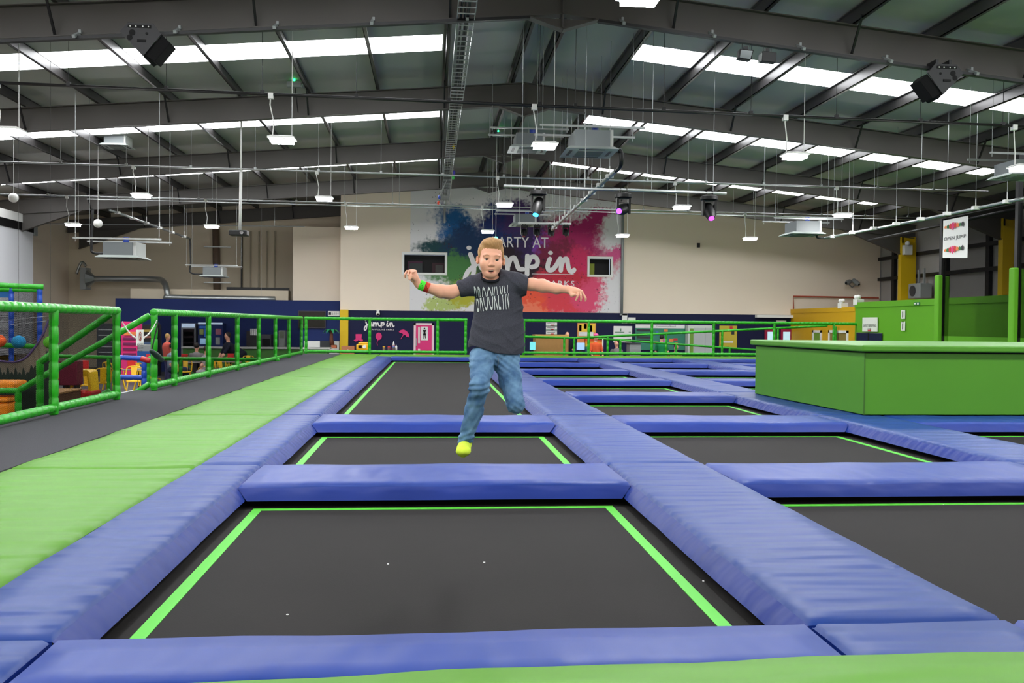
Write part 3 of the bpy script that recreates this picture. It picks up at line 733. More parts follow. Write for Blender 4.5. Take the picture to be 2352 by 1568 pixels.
t = empty('lighting_bar', (a+b)/2, 'short white lighting bar before the mural', 'lighting bar'); MB().tube([a, b], .04, 10).build('bar', whiteP, t, smooth=True)
mb = MB()
for s_ in (.02, .98): q = a.lerp(b, s_); rod(mb, q.x, q.y, q.z)
mb.pieces('hanger_rod', whiteP, t)
for i, (px, nm) in enumerate(((1204, 'first'), (1233, 'second'), (1266, 'third'), (1300, 'fourth'))):
    moving_head(px, 514, 30.5, .82, .9, .1*i-.1, (40, 10, 20), 'small black stage light before the mural, %s from the left' % nm, 'small stage lights before the mural')
# loudspeaker pairs under the first rafter
def speakers(px, py, label, flip):
    c = at(px, py, Y=15.6); t = empty('loudspeaker_pair', c, label, 'loudspeaker'); sx = -1 if flip else 1
    def P(u, v, y): return V((c.x+sx*u, c.y+y, c.z+v))
    # side plate frame
    pl = [(-.33, .12), (-.2, .27), (.2, .27), (.33, .1), (.04, -.27)]
    MB().prism([P(u, v, -.17) for u, v in (pl if not flip else pl[::-1])], (0, .02, 0)).build('rigging_plate', M('rig', (36, 36, 38), .6), t)
    for k, pts_ in enumerate((((.33, .1), (.47, -.03), (.22, -.34), (.04, -.24)), ((-.3, .1), (-.2, .16), (.22, -.26), (.1, -.34)))):
        pts_ = pts_ if not flip else pts_[::-1]
        MB().prism([P(u, v, -.14+.02*k) for u, v in pts_], (0, .34, 0)).build('speaker_cabinet', M('cab', (9, 9, 10), .8, .15), t, bevel=.01)
    mb = MB()
    for u in (-.16, -.07, .04, .13): mb.ball(P(u, .21, -.175), .014, 8, 5)
    mb.pieces('bolt', whiteP, t, smooth=True)
    MB().box(min(P(-.2, 0, 0).x, P(.17, 0, 0).x), max(P(-.2, 0, 0).x, P(.17, 0, 0).x), c.y-.178, c.y-.171, c.z+.19, c.z+.235).box(c.x-.05, c.x+.09, c.y-.178, c.y-.171, c.z-.02-.02, c.z+.0).build('link_bar', blackM, t)
    MB().disc(P(-.13, .11, -.173), .05, (0, 1, 0), 14, .006).disc(P(-.17, .03, -.173), .045, (0, 1, 0), 14, .006).disc(P(.1, .1, -.173), .022, (0, 1, 0), 12, .006).build('port', blackM, t)
    MB().box(c.x-.15, c.x-.1, c.y-.1, c.y+.2, c.z+.2, zb(c.x)+.02).box(c.x+.1, c.x+.15, c.y-.1, c.y+.2, c.z+.2, zb(c.x)+.02).build('bracket', ironM, t)
speakers(330, 98, 'pair of black loudspeakers on a rigging plate at the upper left', False)
speakers(2160, 188, 'pair of black loudspeakers on a rigging plate at the upper right', True)
def flood(px, py, rot, label):
    c = at(px, py, Y=15.7); t = empty('floodlight', c, label, 'floodlight')
    s_ = [(-.12, .1), (.13, .08), (.08, -.1), (-.15, -.07)] if rot else [(-.1, .1), (.16, .08), (.15, -.1), (-.11, -.08)]
    MB().prism([V((c.x+u, c.y, c.z+v)) for u, v in reversed(s_)], (0, .14, 0)).build('body', ironM, t, bevel=.01)
    if rot: MB().prism([V((c.x+u*.82, c.y-.004, c.z+v*.8)) for u, v in reversed(s_)], (0, .004, 0)).build('glass', M('flood_glass', (88, 100, 102), .2, .6), t)
    else: MB().prism([V((c.x-.12, c.y, c.z+.06)), V((c.x-.105, c.y, c.z+.06)), V((c.x-.115, c.y, c.z-.08)), V((c.x-.13, c.y, c.z-.08))], (0, .14, 0)).build('visor', greyP, t)
    MB().box(c.x-.07, c.x-.06, c.y+.05, c.y+.07, c.z+.05, c.z+.22).box(c.x+.07, c.x+.08, c.y+.05, c.y+.07, c.z+.05, c.z+.22).box(c.x-.03, c.x+.04, c.y+.03, c.y+.1, c.z+.09, c.z+.16).build('bracket', ironM, t)
flood(1715, 125, True, 'black floodlight with pale glass under the first beam')
flood(1764, 130, False, 'black floodlight turned away, right of its twin under the beam')
# clamp strip on the first rafter underside
a, b = V((XL+2, 15.75, zb(XL+2)-.1)), V((XRI-.6, 15.75, zb(XRI-.6)-.08))
t = empty('cable_basket', (-3, 15.75, 5.9), 'black cable basket clamped beneath the first beam, left slope', 'cable basket'); MB().bar(a, b, .1, .05).build('basket', ironM, t)
mb = MB()
for x in np.arange(-14, 1.6, 1.62): mb.bar((x, 15.62, zb(x)-.1), (x, 15.95, zb(x)+.06), .05).cbox((x+.02, 15.85, zb(x)+.05), .04, .04, .06)
mb.pieces('beam_clamp', greyP, t)
a, b = V((XRI+.6, 15.75, zb(XRI+.6)-.08)), V((XR-2, 15.75, zb(XR-2)-.1))
t = empty('cable_basket', (9, 15.75, 5.7), 'black cable basket clamped beneath the first beam, right slope', 'cable basket'); MB().bar(a, b, .1, .05).build('basket', ironM, t)
mb = MB()
for x in np.arange(3.3, 17, 1.62): mb.bar((x, 15.62, zb(x)-.1), (x, 15.95, zb(x)+.06), .05).cbox((x+.02, 15.85, zb(x)+.05), .04, .04, .06)
mb.pieces('beam_clamp', greyP, t)
# emergency lights with green indicator, balls, projector
gled = M('green_led', (30, 255, 110), .5, emit=14)
for px, py, Y, nm in ((676, 192, 22.2, 'left slope, glowing green'), (1144, 307, 28.8, 'by the ridge, glowing green')):
    c = at(px, py, Y=Y); t = empty('emergency_light', c, 'white emergency light under a beam, '+nm, 'emergency light')
    MB().box(c.x-.17, c.x+.17, c.y-.06, c.y+.06, c.z-.09, c.z+.05).build('body', greyP, t, bevel=.015)
    MB().tube([(c.x+.18, c.y, c.z-.05), (c.x+.24, c.y-.08, c.z-.08)], .05, 10).build('spot', greyP, t); MB().ball((c.x, c.y-.03, c.z+.08), .03, 8, 6).build('indicator', gled, t)
    MB().bar((c.x, c.y, c.z+.05), (c.x+.05, c.y+.3, zb(c.x)+.1), .02).build('bracket', ironM, t)
for px, py, Y, nm in ((31, 454, 26, 'left edge of the photo'), (225, 513, 28, 'left, further back')):
    c = at(px, py, Y=Y); t = empty('hanging_ball', c, 'white ball hanging on a thin rod, '+nm, 'ball')
    MB().ball(c, .13, 18, 12).build('ball', whiteP, t, smooth=True); mb = MB(); rod(mb, c.x, c.y, c.z+.1); mb.build('rod', whiteP, t)
c = at(549, 535, Y=23); t = empty('projector', c, 'black projector on a long white pole above the cafe', 'projector')
B(c.x-.22, c.x+.22, c.y-.16, c.y+.16, c.z-.07, c.z+.06).build('body', ironM, t, bevel=.02)
MB().tube([(c.x+.1, c.y-.17, c.z), (c.x+.1, c.y-.2, c.z)], .045, 12).build('lens', M('lens_glass', (30, 30, 36), .1, .8), t)
MB().tube([(c.x+.02, c.y, c.z+.06), (c.x+.04, c.y, at(554, 395, Y=23).z)], .035, 10).tube([(c.x+.04, c.y, at(554, 395, Y=23).z), (c.x+.04, c.y, zb(c.x)+RD)], .02, 8).build('pole', whiteP, t, smooth=True)
# green signal lamp hanging before the mural
c = at(1139, 547, Y=29); t = empty('signal_lamp', c, 'bright green lamp hanging above the boy', 'lamp')
MB().ball(c, .05, 12, 8).build('bulb', M('signal', (40, 255, 140), .5, emit=25), t, smooth=True); mb = MB(); rod(mb, c.x, c.y, c.z+.04); mb.build('cord', whiteP, t)

# ================================================================ BACK WALL: MURAL
zx = lambda px, py: (at(px, py, Y=YB).x, at(px, py, Y=YB).z)
def mural_mat():
    mt = bpy.data.materials.new('paint_splash'); mt.use_nodes = True; nt = mt.node_tree; L = nt.links; N = nt.nodes
    b = N['Principled BSDF']; b.inputs['Roughness'].default_value = .6; b.inputs['Specular IOR Level'].default_value = .3
    g = N.new('ShaderNodeNewGeometry')
    n1 = N.new('ShaderNodeTexNoise'); n1.inputs['Scale'].default_value = .9; n1.inputs['Detail'].default_value = 6; n1.inputs['Roughness'].default_value = .62
    L.new(g.outputs['Position'], n1.inputs['Vector'])
    sb = N.new('ShaderNodeVectorMath'); sb.operation = 'SUBTRACT'; sb.inputs[1].default_value = (.5, .5, .5); L.new(n1.outputs['Color'], sb.inputs[0])
    scl = N.new('ShaderNodeVectorMath'); scl.operation = 'SCALE'; scl.inputs['Scale'].default_value = 1.9; L.new(sb.outputs[0], scl.inputs[0])
    ad = N.new('ShaderNodeVectorMath'); ad.operation = 'ADD'; L.new(g.outputs['Position'], ad.inputs[0]); L.new(scl.outputs[0], ad.inputs[1])
    n5 = N.new('ShaderNodeTexNoise'); n5.inputs['Scale'].default_value = 7; n5.inputs['Detail'].default_value = 5; L.new(g.outputs['Position'], n5.inputs['Vector'])
    s5 = N.new('ShaderNodeVectorMath'); s5.operation = 'SUBTRACT'; s5.inputs[1].default_value = (.5, .5, .5); L.new(n5.outputs['Color'], s5.inputs[0])
    c5 = N.new('ShaderNodeVectorMath'); c5.operation = 'SCALE'; c5.inputs['Scale'].default_value = .9; L.new(s5.outputs[0], c5.inputs[0])
    a5 = N.new('ShaderNodeVectorMath'); a5.operation = 'ADD'; L.new(ad.outputs[0], a5.inputs[0]); L.new(c5.outputs[0], a5.inputs[1])
    P = a5.outputs[0]
    colr = None; mask = None; m2 = None
    def math_(op, *a, clamp=False):
        n = N.new('ShaderNodeMath'); n.operation = op; n.use_clamp = clamp
        for i, v in enumerate(a):
            if isinstance(v, (int, float)): n.inputs[i].default_value = v
            else: L.new(v, n.inputs[i])
        return n.outputs[0]
    BL = [  # px, py, rx, ry (px), rotation deg, colour
        (1180, 600, 190, 105, 0, (38, 22, 34)),
        (1060, 535, 85, 42, -38, (8, 84, 140)), (1150, 515, 62, 50, 0, (18, 40, 100)), (1200, 500, 60, 40, 10, (60, 34, 92)),
        (1020, 575, 70, 34, -12, (12, 60, 66)), (1085, 560, 70, 50, 0, (10, 44, 84)),
        (1045, 622, 72, 36, 8, (66, 118, 62)), (1075, 660, 55, 30, 0, (120, 150, 60)), (1070, 693, 62, 24, 8, (166, 164, 46)), (1010, 700, 40, 16, 0, (170, 185, 110)),
        (1232, 560, 60, 48, 0, (52, 30, 82)), (1245, 568, 30, 30, 0, (122, 66, 168)),
        (1320, 545, 75, 55, 0, (166, 26, 92)), (1355, 508, 62, 22, 32, (158, 22, 92)), (1290, 590, 70, 40, 0, (120, 26, 60)),
        (1345, 610, 80, 42, 0, (200, 40, 92)), (1400, 585, 50, 26, 0, (206, 84, 136)), (1300, 650, 80, 34, 0, (190, 40, 62)),
        (1230, 688, 62, 36, 0, (228, 84, 56)), (1300, 690, 62, 40, 0, (214, 62, 76)), (1345, 680, 50, 40, 20, (216, 74, 112)), (1215, 715, 50, 18, 0, (232, 120, 90))]
    base = N.new('ShaderNodeRGB'); base.outputs[0].default_value = lin((214, 212, 214))+(1,); colr = base.outputs[0]
    sep = N.new('ShaderNodeSeparateXYZ'); L.new(P, sep.inputs[0]); k = YB/F
    for px, py, rx, ry, rot, c in BL:
        x0, z0 = zx(px, py); ca, sa = math.cos(R(rot)), math.sin(R(rot))
        dx = math_('SUBTRACT', sep.outputs['X'], x0); dz = math_('SUBTRACT', sep.outputs['Z'], z0)
        u = math_('DIVIDE', math_('ADD', math_('MULTIPLY', dx, ca), math_('MULTIPLY', dz, sa)), rx*k)
        v = math_('DIVIDE', math_('SUBTRACT', math_('MULTIPLY', dz, ca), math_('MULTIPLY', dx, sa)), ry*k)
        d = math_('ADD', math_('MULTIPLY', u, u), math_('MULTIPLY', v, v))
        w_ = math_('SUBTRACT', 1.25, d, clamp=True)
        w_ = math_('MULTIPLY', math_('MULTIPLY', w_, w_), math_('SUBTRACT', 3, math_('MULTIPLY', w_, 2)), clamp=True)
        mx = N.new('ShaderNodeMix'); mx.data_type = 'RGBA'; L.new(w_, mx.inputs['Factor']); L.new(colr, mx.inputs['A']); mx.inputs['B'].default_value = lin(c)+(1,); colr = mx.outputs['Result']
        s2 = math_('SUBTRACT', 2.6, d, clamp=True)
        m2 = s2 if m2 is None else math_('MAXIMUM', m2, s2)
    # dark specks flung around the splash
    vo = N.new('ShaderNodeTexVoronoi'); vo.inputs['Scale'].default_value = 9; L.new(g.outputs['Position'], vo.inputs['Vector'])
    n3 = N.new('ShaderNodeTexNoise'); n3.inputs['Scale'].default_value = 1.6; L.new(g.outputs['Position'], n3.inputs['Vector'])
    rad = math_('MULTIPLY', math_('SUBTRACT', n3.outputs['Fac'], .47), 1.5)
    sp = math_('MULTIPLY', math_('LESS_THAN', vo.outputs['Distance'], rad), m2)
    mx = N.new('ShaderNodeMix'); mx.data_type = 'RGBA'; L.new(math_('MULTIPLY', sp, .7), mx.inputs['Factor']); L.new(colr, mx.inputs['A']); mx.inputs['B'].default_value = lin((50, 24, 44))+(1,)
    L.new(mx.outputs['Result'], b.inputs['Base Color'])
    return mt
a, b = zx(942, 600)[0], zx(1426, 600)[0]
mm = mural_mat()
t = empty('mural', ((a+b)/2, YB-.02, ZN), 'huge colourful paint splash mural reading party at jump in', 'mural')
mb = MB(); holes = [(win1[0]-.1, win1[1]+.1, win1[2]-.1, win1[3]+.1), (win2[0]-.1, win2[1]+.1, win2[2]-.1, win2[3]+.1)]
xs = sorted({a, b, XRI, holes[0][1], holes[1][0], holes[1][1]})
for i in range(len(xs)-1):
    u, v = xs[i], xs[i+1]; zz = [ZN+.01]
    for h in holes:
        if h[0] <= u+1e-6 and h[1] >= v-1e-6: zz += [h[2], h[3]]
    for j in range(0, len(zz), 2):
        z0 = zz[j]; top2 = (zz[j+1],)*2 if j+1 < len(zz) else (zb(u)+.5, zb(v)+.5)
        mb.add([(u, YB-.012, z0), (v, YB-.012, z0), (v, YB-.012, top2[1]), (u, YB-.012, top2[0])], [(0, 1, 2, 3)])
mb.build('print', mm, t)
letW = M('lettering_white', (226, 222, 224), .6, .2)
o_ = zx(1130, 567); w_ = zx(1259, 567)[0]-o_[0]; h_ = (zx(1130, 543)[1]-o_[1])
text('PARTY AT', 'lettering', letW, (o_[0], YB-.03, o_[1]), (1, 0, .0), (0, 0, 1), w_, h_, t, 1.0)
kk = (zx(1318, 600)[0]-zx(1068, 600)[0])/(1790-638)
o_ = zx(1068, 655); 
tl = empty('tmp', (0, 0, 0)); bpy.data.objects.remove(tl)
logo('jump in', (o_[0], YB-.03, zx(1068, 654)[1]), kk, letW, t)
# small wall things on the back wall
def wall_box(name, px0, px1, py0, py1, mat, label=None, cat=None, Y=YB-.03, d=.04, parent=None, group=None, **k):
    p, q = at(px0, py1, Y=Y), at(px1, py0, Y=Y)
    return B(p.x, q.x, Y, Y+d, min(p.z, at(px1, py1, Y=Y).z), q.z).build(name, mat, parent, label=label, cat=cat, group=group, **k)
t = empty('drain_pipe', at(1428, 722, Y=YB-.1), 'grey vertical pipe with orange edge on the back wall right of the mural', 'pipe')
MB().tube([at(1431, 470, Y=YB-.1), at(1428, 721, Y=YB-.1)], .06, 8).build('pipe', greyP, t, smooth=True)
wall_box('bracket', 1424, 1442, 720, 724, greyP, parent=t, Y=YB-.12)
redP = M('red_pipe', (168, 72, 48), .6)
t = empty('sprinkler_pipe', at(1822, 723, Y=YB-.1), 'thin red pipe with a right angle bend on the cream wall', 'pipe')
MB().tube([at(1823, 724, Y=YB-.1), at(1822, 680, Y=YB-.1), at(2018, 684, Y=YB-.1)], .035, 6).build('pipe', redP, t)
for i, (px, py) in enumerate(((1605, 563),)): wall_box('alarm_bell', px-3, px+3, py-5, py+5, ironM, 'small dark bell on the cream wall', 'alarm bell', Y=YB-.1, d=.1)
t = empty('security_camera', at(1957, 650, Y=YB-.15), 'twin grey security cameras on a curved bracket on the cream wall', 'security camera')
for px, py, d_ in ((1948, 648, (-1, -1, -.3)), (1966, 648, (.2, -1, -.5))):
    q = at(px, py, Y=YB-.3); d_ = V(d_).normalized(); MB().tube([q-d_*.22, q-d_*.2, q+d_*.15, q+d_*.24], .1, 10, [.08, .1, .1, .05]).build('camera_body', greyP, t, smooth='auto'); MB().disc(q+d_*.245, .05, d_, 12, .01).build('lens', blackM, t)
MB().tube([at(1950, 652, Y=YB-.3), at(1957, 660, Y=YB-.015), at(1965, 654, Y=YB-.3)], .03, 6).build('bracket', greyP, t)
wall_box('speaker_box', 1429, 1441, 721, 742, whiteP, 'white cabinet on the back wall, taller of two under the pipe', 'wall cabinet', Y=YB-.12, d=.1)
wall_box('speaker_box', 1443, 1460, 729, 742, whiteP, 'low white cabinet on the back wall, right of the taller one', 'wall cabinet', Y=YB-.12, d=.1)
t = empty('dome_camera', at(868, 722, Y=YB-.2), 'white dome camera hanging under the white wall edge', 'security camera')
wall_box('mount', 865, 871, 711, 717, whiteP, parent=t, Y=YB-.2, d=.2); MB().ball(at(868, 720, Y=YB-.2), .085, 14, 9).build('housing', whiteP, t, smooth=True); MB().ball(at(868, 721, Y=YB-.24), .055, 12, 8).build('dome', blackM, t, smooth=True)

# small logo and pink stickers on the navy wall, the pink door
q0 = at(837, 757, Y=YB-.06); kk2 = (at(905, 757, Y=YB-.06).x-q0.x)/(1790-638)
t = empty('wall_logo', q0, 'white jump in lettering on the navy wall left of the pink door', 'wall lettering')
logo('s', (q0.x, YB-.06, at(838, 758, Y=YB-.06).z), kk2, letW, t)
def flat(name, pts, mat, label=None, cat=None, Y=YB-.06, parent=None, group=None):
    ps = [at(px, py, Y=Y) for px, py in pts]
    a2 = sum(ps[i].x*ps[(i+1) % len(ps)].z-ps[(i+1) % len(ps)].x*ps[i].z for i in range(len(ps)))
    if a2 < 0: ps = ps[::-1]
    return MB().prism(ps[::-1], (0, -.01, 0)).build(name, mat, parent, label=label, cat=cat, group=group)
flat('hat_sticker', [(817, 767), (831, 767), (830, 779), (834, 780), (832, 784), (827, 783), (824, 780), (821, 783), (816, 784), (812, 781), (817, 779)], pinkM, 'pink top hat with moustache sticker on the navy wall', 'wall sticker')
t = empty('balloon_sticker', at(870, 781, Y=YB-.06), 'pink balloon sticker on the navy wall', 'wall sticker')
flat('balloon', [(870+7*math.sin(a_), 772-8.5*math.cos(a_)) for a_ in [i*math.pi/8 for i in range(16)]]+[], pinkM, parent=t)
MB().tube([at(868, 780, Y=YB-.06), at(866, 787, Y=YB-.06), at(867, 793, Y=YB-.06)], .012, 5).build('string', pinkM, t)
t = empty('umbrella_sticker', at(926, 768, Y=YB-.06), 'pink umbrella sticker on the navy wall', 'wall sticker')
flat('canopy', [(916, 762), (920, 758), (927, 756.5), (934, 760), (939, 767), (940, 776), (937, 772), (934, 774), (931, 769), (927, 770), (924, 765), (920, 765)], pinkM, parent=t)
MB().tube([at(927, 768, Y=YB-.07), at(921, 778, Y=YB-.07), at(918, 778, Y=YB-.07)], .014, 5).build('handle', pinkM, t)
ND[0] += 1
t = empty('door_1', at(973, 809, Y=YB-.05), None); t['kind'] = 'structure'
Yd = YB-.06
mb = MB(); p, q = at(950, 800, Y=Yd), at(997, 742, Y=Yd)
mb.box(p.x, p.x+.09, Yd-.02, Yd+.04, GZ, q.z).box(q.x-.09, q.x, Yd-.02, Yd+.04, GZ, q.z).box(p.x, q.x, Yd-.02, Yd+.04, q.z-.09, q.z).build('door_frame', M('door_frame', (226, 200, 206), .5), t)
B(p.x+.09, q.x-.09, Yd, Yd+.03, GZ, q.z-.09).build('door_leaf', pinkM, t)
wall_box('sign_board', 967, 983, 750, 781, whiteP, Y=Yd-.02, d=.01, parent=t)
q = at(975, 765, Y=Yd-.03); s_ = .0187
mb = MB(); fz = lambda px, py: at(px, py, Y=Yd-.03)
mb.disc(fz(975, 754.3), .035, (0, 1, 0), 14, .006)
for pts_ in ([(970.5, 757.5), (979.5, 757.5), (977, 763), (978.8, 770), (971, 770), (973, 763)], [(972.8, 770), (974.3, 770), (974.2, 777.5), (972.6, 777.5)], [(975.5, 770), (977, 770), (978.6, 776.5), (977.2, 777)]):
    ps = [fz(*p_) for p_ in pts_]; mb.prism(ps, (0, -.006, 0))
mb.build('woman_symbol', blackM, t)
wall_box('glazing_strip', 960, 965, 751, 788, M('pale_pane', (214, 196, 196), .3), Y=Yd-.01, d=.01, parent=t); wall_box('glazing_strip', 960, 965, 801, 807, M('pale_pane'), Y=Yd-.01, d=.01, parent=t)
wall_box('door_handle', 955.5, 957.5, 776, 794, galv, Y=Yd-.06, d=.04, parent=t)

# ================================================================ BACK WALL BOARDS, RECEPTION
def poster(px0, px1, py0, py1, base, bits, name, label, cat, Y=YB-.06, txt=()):
    t = empty(name, at((px0+px1)/2, py1, Y=Y), label, cat); wall_box('board', px0, px1, py0, py1, base, Y=Y, d=.03, parent=t)
    by = {}
    for n_, a_, b_, c_, d_, m_ in bits: wall_box(n_, a_, b_, c_, d_, m_, Y=Y-.008, d=.006, parent=t)
    for s2, a_, b_, c_, d_, m_ in txt:
        p_ = at(a_, d_, Y=Y-.012); q_ = at(b_, c_, Y=Y-.012); text(s2, 'lettering', m_, (p_.x, Y-.012, p_.z), (1, 0, 0), (0, 0, 1), q_.x-p_.x, q_.z-p_.z, t)
    return t
inkG = M('ink_green', (40, 110, 60), .6); inkR = M('ink_red', (200, 50, 60), .6); inkY = M('ink_yellow', (240, 196, 60), .6); inkO = M('ink_orange', (226, 130, 70), .6)
inkB = M('ink_blue', (70, 110, 180), .6); inkK = M('ink_dark', (50, 50, 54), .6); tealM = M('board_teal', (56, 128, 104), .7); inkV = M('ink_lilac', (180, 110, 170), .6)
for i, y0 in enumerate((740.5, 750.3, 760.8)):
    poster(1254, 1279.5, y0, y0+8.6, whiteP, [('bar', 1254, 1279.5, y0+6.6, y0+7.6, inkG), ('splash', 1265, 1272, y0+5, y0+7.6, inkR), ('text_line', 1257, 1275, y0+2, y0+2.8, inkK)], 'wall_sign', 'small white sign with a coloured splash on the navy wall, %s of three stacked' % ['top', 'middle', 'bottom'][i], 'sign')
poster(1326, 1369, 742, 788, M('poster_orange', (222, 150, 90), .6), [('sky', 1328, 1367, 744, 762, inkY), ('figure', 1330, 1336, 746, 760, inkV), ('figure', 1341, 1348, 743, 755, inkO), ('figure', 1352, 1360, 747, 762, inkB), ('banner', 1329, 1363, 762, 771, whiteP), ('strip', 1329, 1367, 774, 784, inkO)], 'poster', 'orange and yellow poster with figures on the navy wall', 'poster')
poster(1409, 1452, 749, 786, whiteP, [('bottle', 1425, 1427, 754, 761, inkG), ('line', 1412, 1434, 762, 763.4, inkG), ('line', 1444, 1449, 762, 763.2, inkG), ('strip', 1412, 1450, 778, 783, inkK)], 'wall_notice', 'white panel with a small green bottle on the navy wall', 'sign')
rb = random.Random(3)
bits = [('paper_row', 1462, 1495, 756+i*8, 761+i*8, inkK) for i in range(4)]
for i in range(11):
    x_ = 1500+rb.random()*64; y_ = 756+rb.random()*36; bits.append(('paper', x_, x_+5+rb.random()*5, y_, y_+4+rb.random()*6, rb.choice([whiteP, inkY, inkR, inkB, inkO, inkV])))
poster(1459, 1574, 746, 803, tealM, [('header', 1460, 1573, 746, 753, whiteP)]+bits, 'notice_board', 'wide teal community board covered in papers on the navy wall', 'notice board', txt=(('Community Board', 1508, 1552, 747.5, 751.5, inkK),))
t = empty('storage_locker', at(1610, 813, Y=YB-.5), 'white double door locker with green strip at the back', 'locker')
wall_box('cabinet', 1580, 1636, 747, 815, M('locker_frame', (200, 205, 200), .5), Y=YB-.5, d=.45, parent=t); wall_box('strip', 1584, 1593, 754, 814, M('locker_green', (110, 150, 60), .5), Y=YB-.52, d=.015, parent=t)
wall_box('door', 1594, 1619, 753, 814, M('locker_white', (176, 182, 182), .5), Y=YB-.53, d=.025, parent=t); wall_box('door', 1619.6, 1636, 753, 814, M('locker_white'), Y=YB-.53, d=.025, parent=t)
poster(1652, 1693, 748, 800, M('poster_yellow', (196, 176, 60), .6), [('figure', 1676, 1683, 749, 757, inkR), ('figure', 1680, 1687, 757, 768, inkK), ('banner', 1661, 1684, 783, 787, whiteP), ('figure', 1668, 1675, 796, 799, inkK)], 'poster', 'tall yellow poster with a leaping figure on the navy wall', 'poster')
t = empty('maroon_door', at(1800, 815, Y=YB-.1), 'maroon double doors with bright glass at the back right', 'door')
mar = M('maroon_door', (150, 24, 66), .5); dayl = M('daylight_pane', (178, 214, 226), .3, emit=.7)
for a_, b_ in ((1756, 1782), (1793, 1820)):
    wall_box('door_leaf', a_, b_, 756, 818, mar, Y=YB-.1, d=.05, parent=t)
for a_, b_ in ((1763, 1776), (1799, 1815)): wall_box('glass', a_, b_, 762, 782, dayl, Y=YB-.12, d=.02, parent=t)
wall_box('wall_sign', 1783, 1806, 736, 743, whiteP, 'narrow white sign above the maroon doors', 'sign', Y=YB-.08)
wall_box('wall_canopy', 1739, 1845, 724, 729, whiteP, 'long white ledge on top of the navy wall', 'ledge', Y=YB-.3, d=.27)
# reception counter, screens, rainbow shelves
t = empty('reception_counter', at(1270, 815, Y=35.5), 'tall chipboard reception counter behind the far fence', 'counter')
p, q = at(1230, 780, Y=35.4), at(1306, 769, Y=35.4); B(p.x, q.x, 35.4, 36.3, GZ, q.z-.06).build('front', woodM, t); B(p.x-.02, q.x+.02, 35.36, 36.34, q.z-.06, q.z).build('top', M('counter_top', (190, 150, 80), .5), t)
def screen(px0, px1, py0, py1, rgb, label, Y=35.2):
    t = empty('monitor', at((px0+px1)/2, py1, Y=Y), label, 'monitor'); wall_box('screen', px0, px1, py0, py1, M('scr%d' % rgb[0], rgb, .3, emit=.6), Y=Y, d=.04, parent=t)
    q = at((px0+px1)/2, py1, Y=Y); B(q.x-.04, q.x+.04, Y+.04, Y+.08, GZ, q.z+.2).build('stand', ironM, t)
screen(1217, 1230, 785, 803, (110, 205, 210), 'pale cyan screen left of the chipboard counter')
screen(1325, 1343, 787, 803, (150, 185, 220), 'pale blue screen right of the chipboard counter')
t = empty('rainbow_shelf', at(1366, 815, Y=35.6), 'shelf unit painted in rainbow stripes behind the far fence', 'shelf')
for i, c_ in enumerate(((222, 84, 40), (224, 150, 44), (196, 176, 50), (50, 130, 110), (34, 70, 110), (70, 40, 80))):
    wall_box('shelf', 1345, 1384, 778+i*6, 784+i*6, M('rainbow%d' % i, c_, .6), Y=35.6, d=.4, parent=t)
wall_box('side_panel', 1383, 1386, 778, 816, whiteP, Y=35.55, d=.5, parent=t)
t = empty('grey_crate', at(1440, 815, Y=36.2), 'grey speckled crate behind the far fence', 'crate'); wall_box('body', 1446, 1472, 790, 818, greyP, Y=36.2, d=.6, parent=t); wall_box('lid', 1445, 1473, 788, 790.5, dgrey, Y=36.18, d=.64, parent=t)

# ================================================================ RIGHT SIDE
XG = 15.9
gz = lambda px, py: at(px, py, X=XG-.01)
pY = at(1964, 740, X=XG).y
t = empty('yellow_panel_wall', (XG, 37, GZ), 'yellow padded partition at the far right corner', 'partition')
B(XG, XG+.2, pY, YB-.02, GZ, 1.72).build('panel', ochreM, t); B(XG-.02, XG+.22, pY, YB-.02, 1.72, 1.9).build('cap', ochreM, t)
p_ = []
for a_, b_, m_ in ((1866, 1887, M('leaf_green', (110, 150, 50), .6)), (1903, 1948, M('shelf_ochre', (140, 120, 60), .6))):
    y0, y1 = at(b_, 770, X=XG-.02).y, at(a_, 770, X=XG-.02).y; zt_ = at(a_, 758, X=XG-.02).z
    MB().box(XG-.04, XG, y0, y0+.12, GZ, zt_).box(XG-.04, XG, y1-.12, y1, GZ, zt_).box(XG-.04, XG, y0, y1, zt_-.1, zt_).build('opening_frame', whiteP, t); B(XG-.015, XG-.005, y0+.12, y1-.12, GZ, zt_-.1).build('opening', m_, t)
t = empty('green_panel_wall', (XG, 29, GZ), 'lime green padded partition along the right side of the court', 'partition')
B(XG, XG+.2, 14, pY, GZ, 1.86).build('panel', greenWall, t); B(XG-.03, XG+.23, 14, pY, 1.86, 2.06).build('cap', greenWall, t)
def gplate(px0, px1, py0, py1, mat, name, label, cat, txt=None, bits=()):
    y0, y1 = gz(px1, py0).y, gz(px0, py0).y; z0, z1 = gz(px0, py1).z, gz(px0, py0).z
    t = empty(name, (XG-.03, (y0+y1)/2, z0), label, cat); B(XG-.06, XG-.035, y0, y1, z0, z1).build('board', mat, t)
    if txt:
        n_ = len(txt)
        for i, s2 in enumerate(txt):
            h_ = min(.13, (z1-z0)*.2); wt = ((y1-y0)-.16)*len(s2)/15; text(s2, 'lettering', inkK, (XG-.065, (y0+y1)/2+wt/2, z1-.2-h_*(i+1)*1.4), (0, -1, 0), (0, 0, 1), wt, h_, t)
    for n2, a_, b_, c_, d_, m_ in bits: B(XG-.07, XG-.06, y0+(y1-y0)*a_, y0+(y1-y0)*b_, z0+(z1-z0)*c_, z0+(z1-z0)*d_).build(n2, m_, t)
gplate(1984, 2018, 729, 761, whiteP, 'safety_sign', 'white safety briefing sign on the green partition', 'sign', ('SAFETY BRIEFING', 'ROOM'), (('red_mark', .4, .6, .02, .12, inkR),))
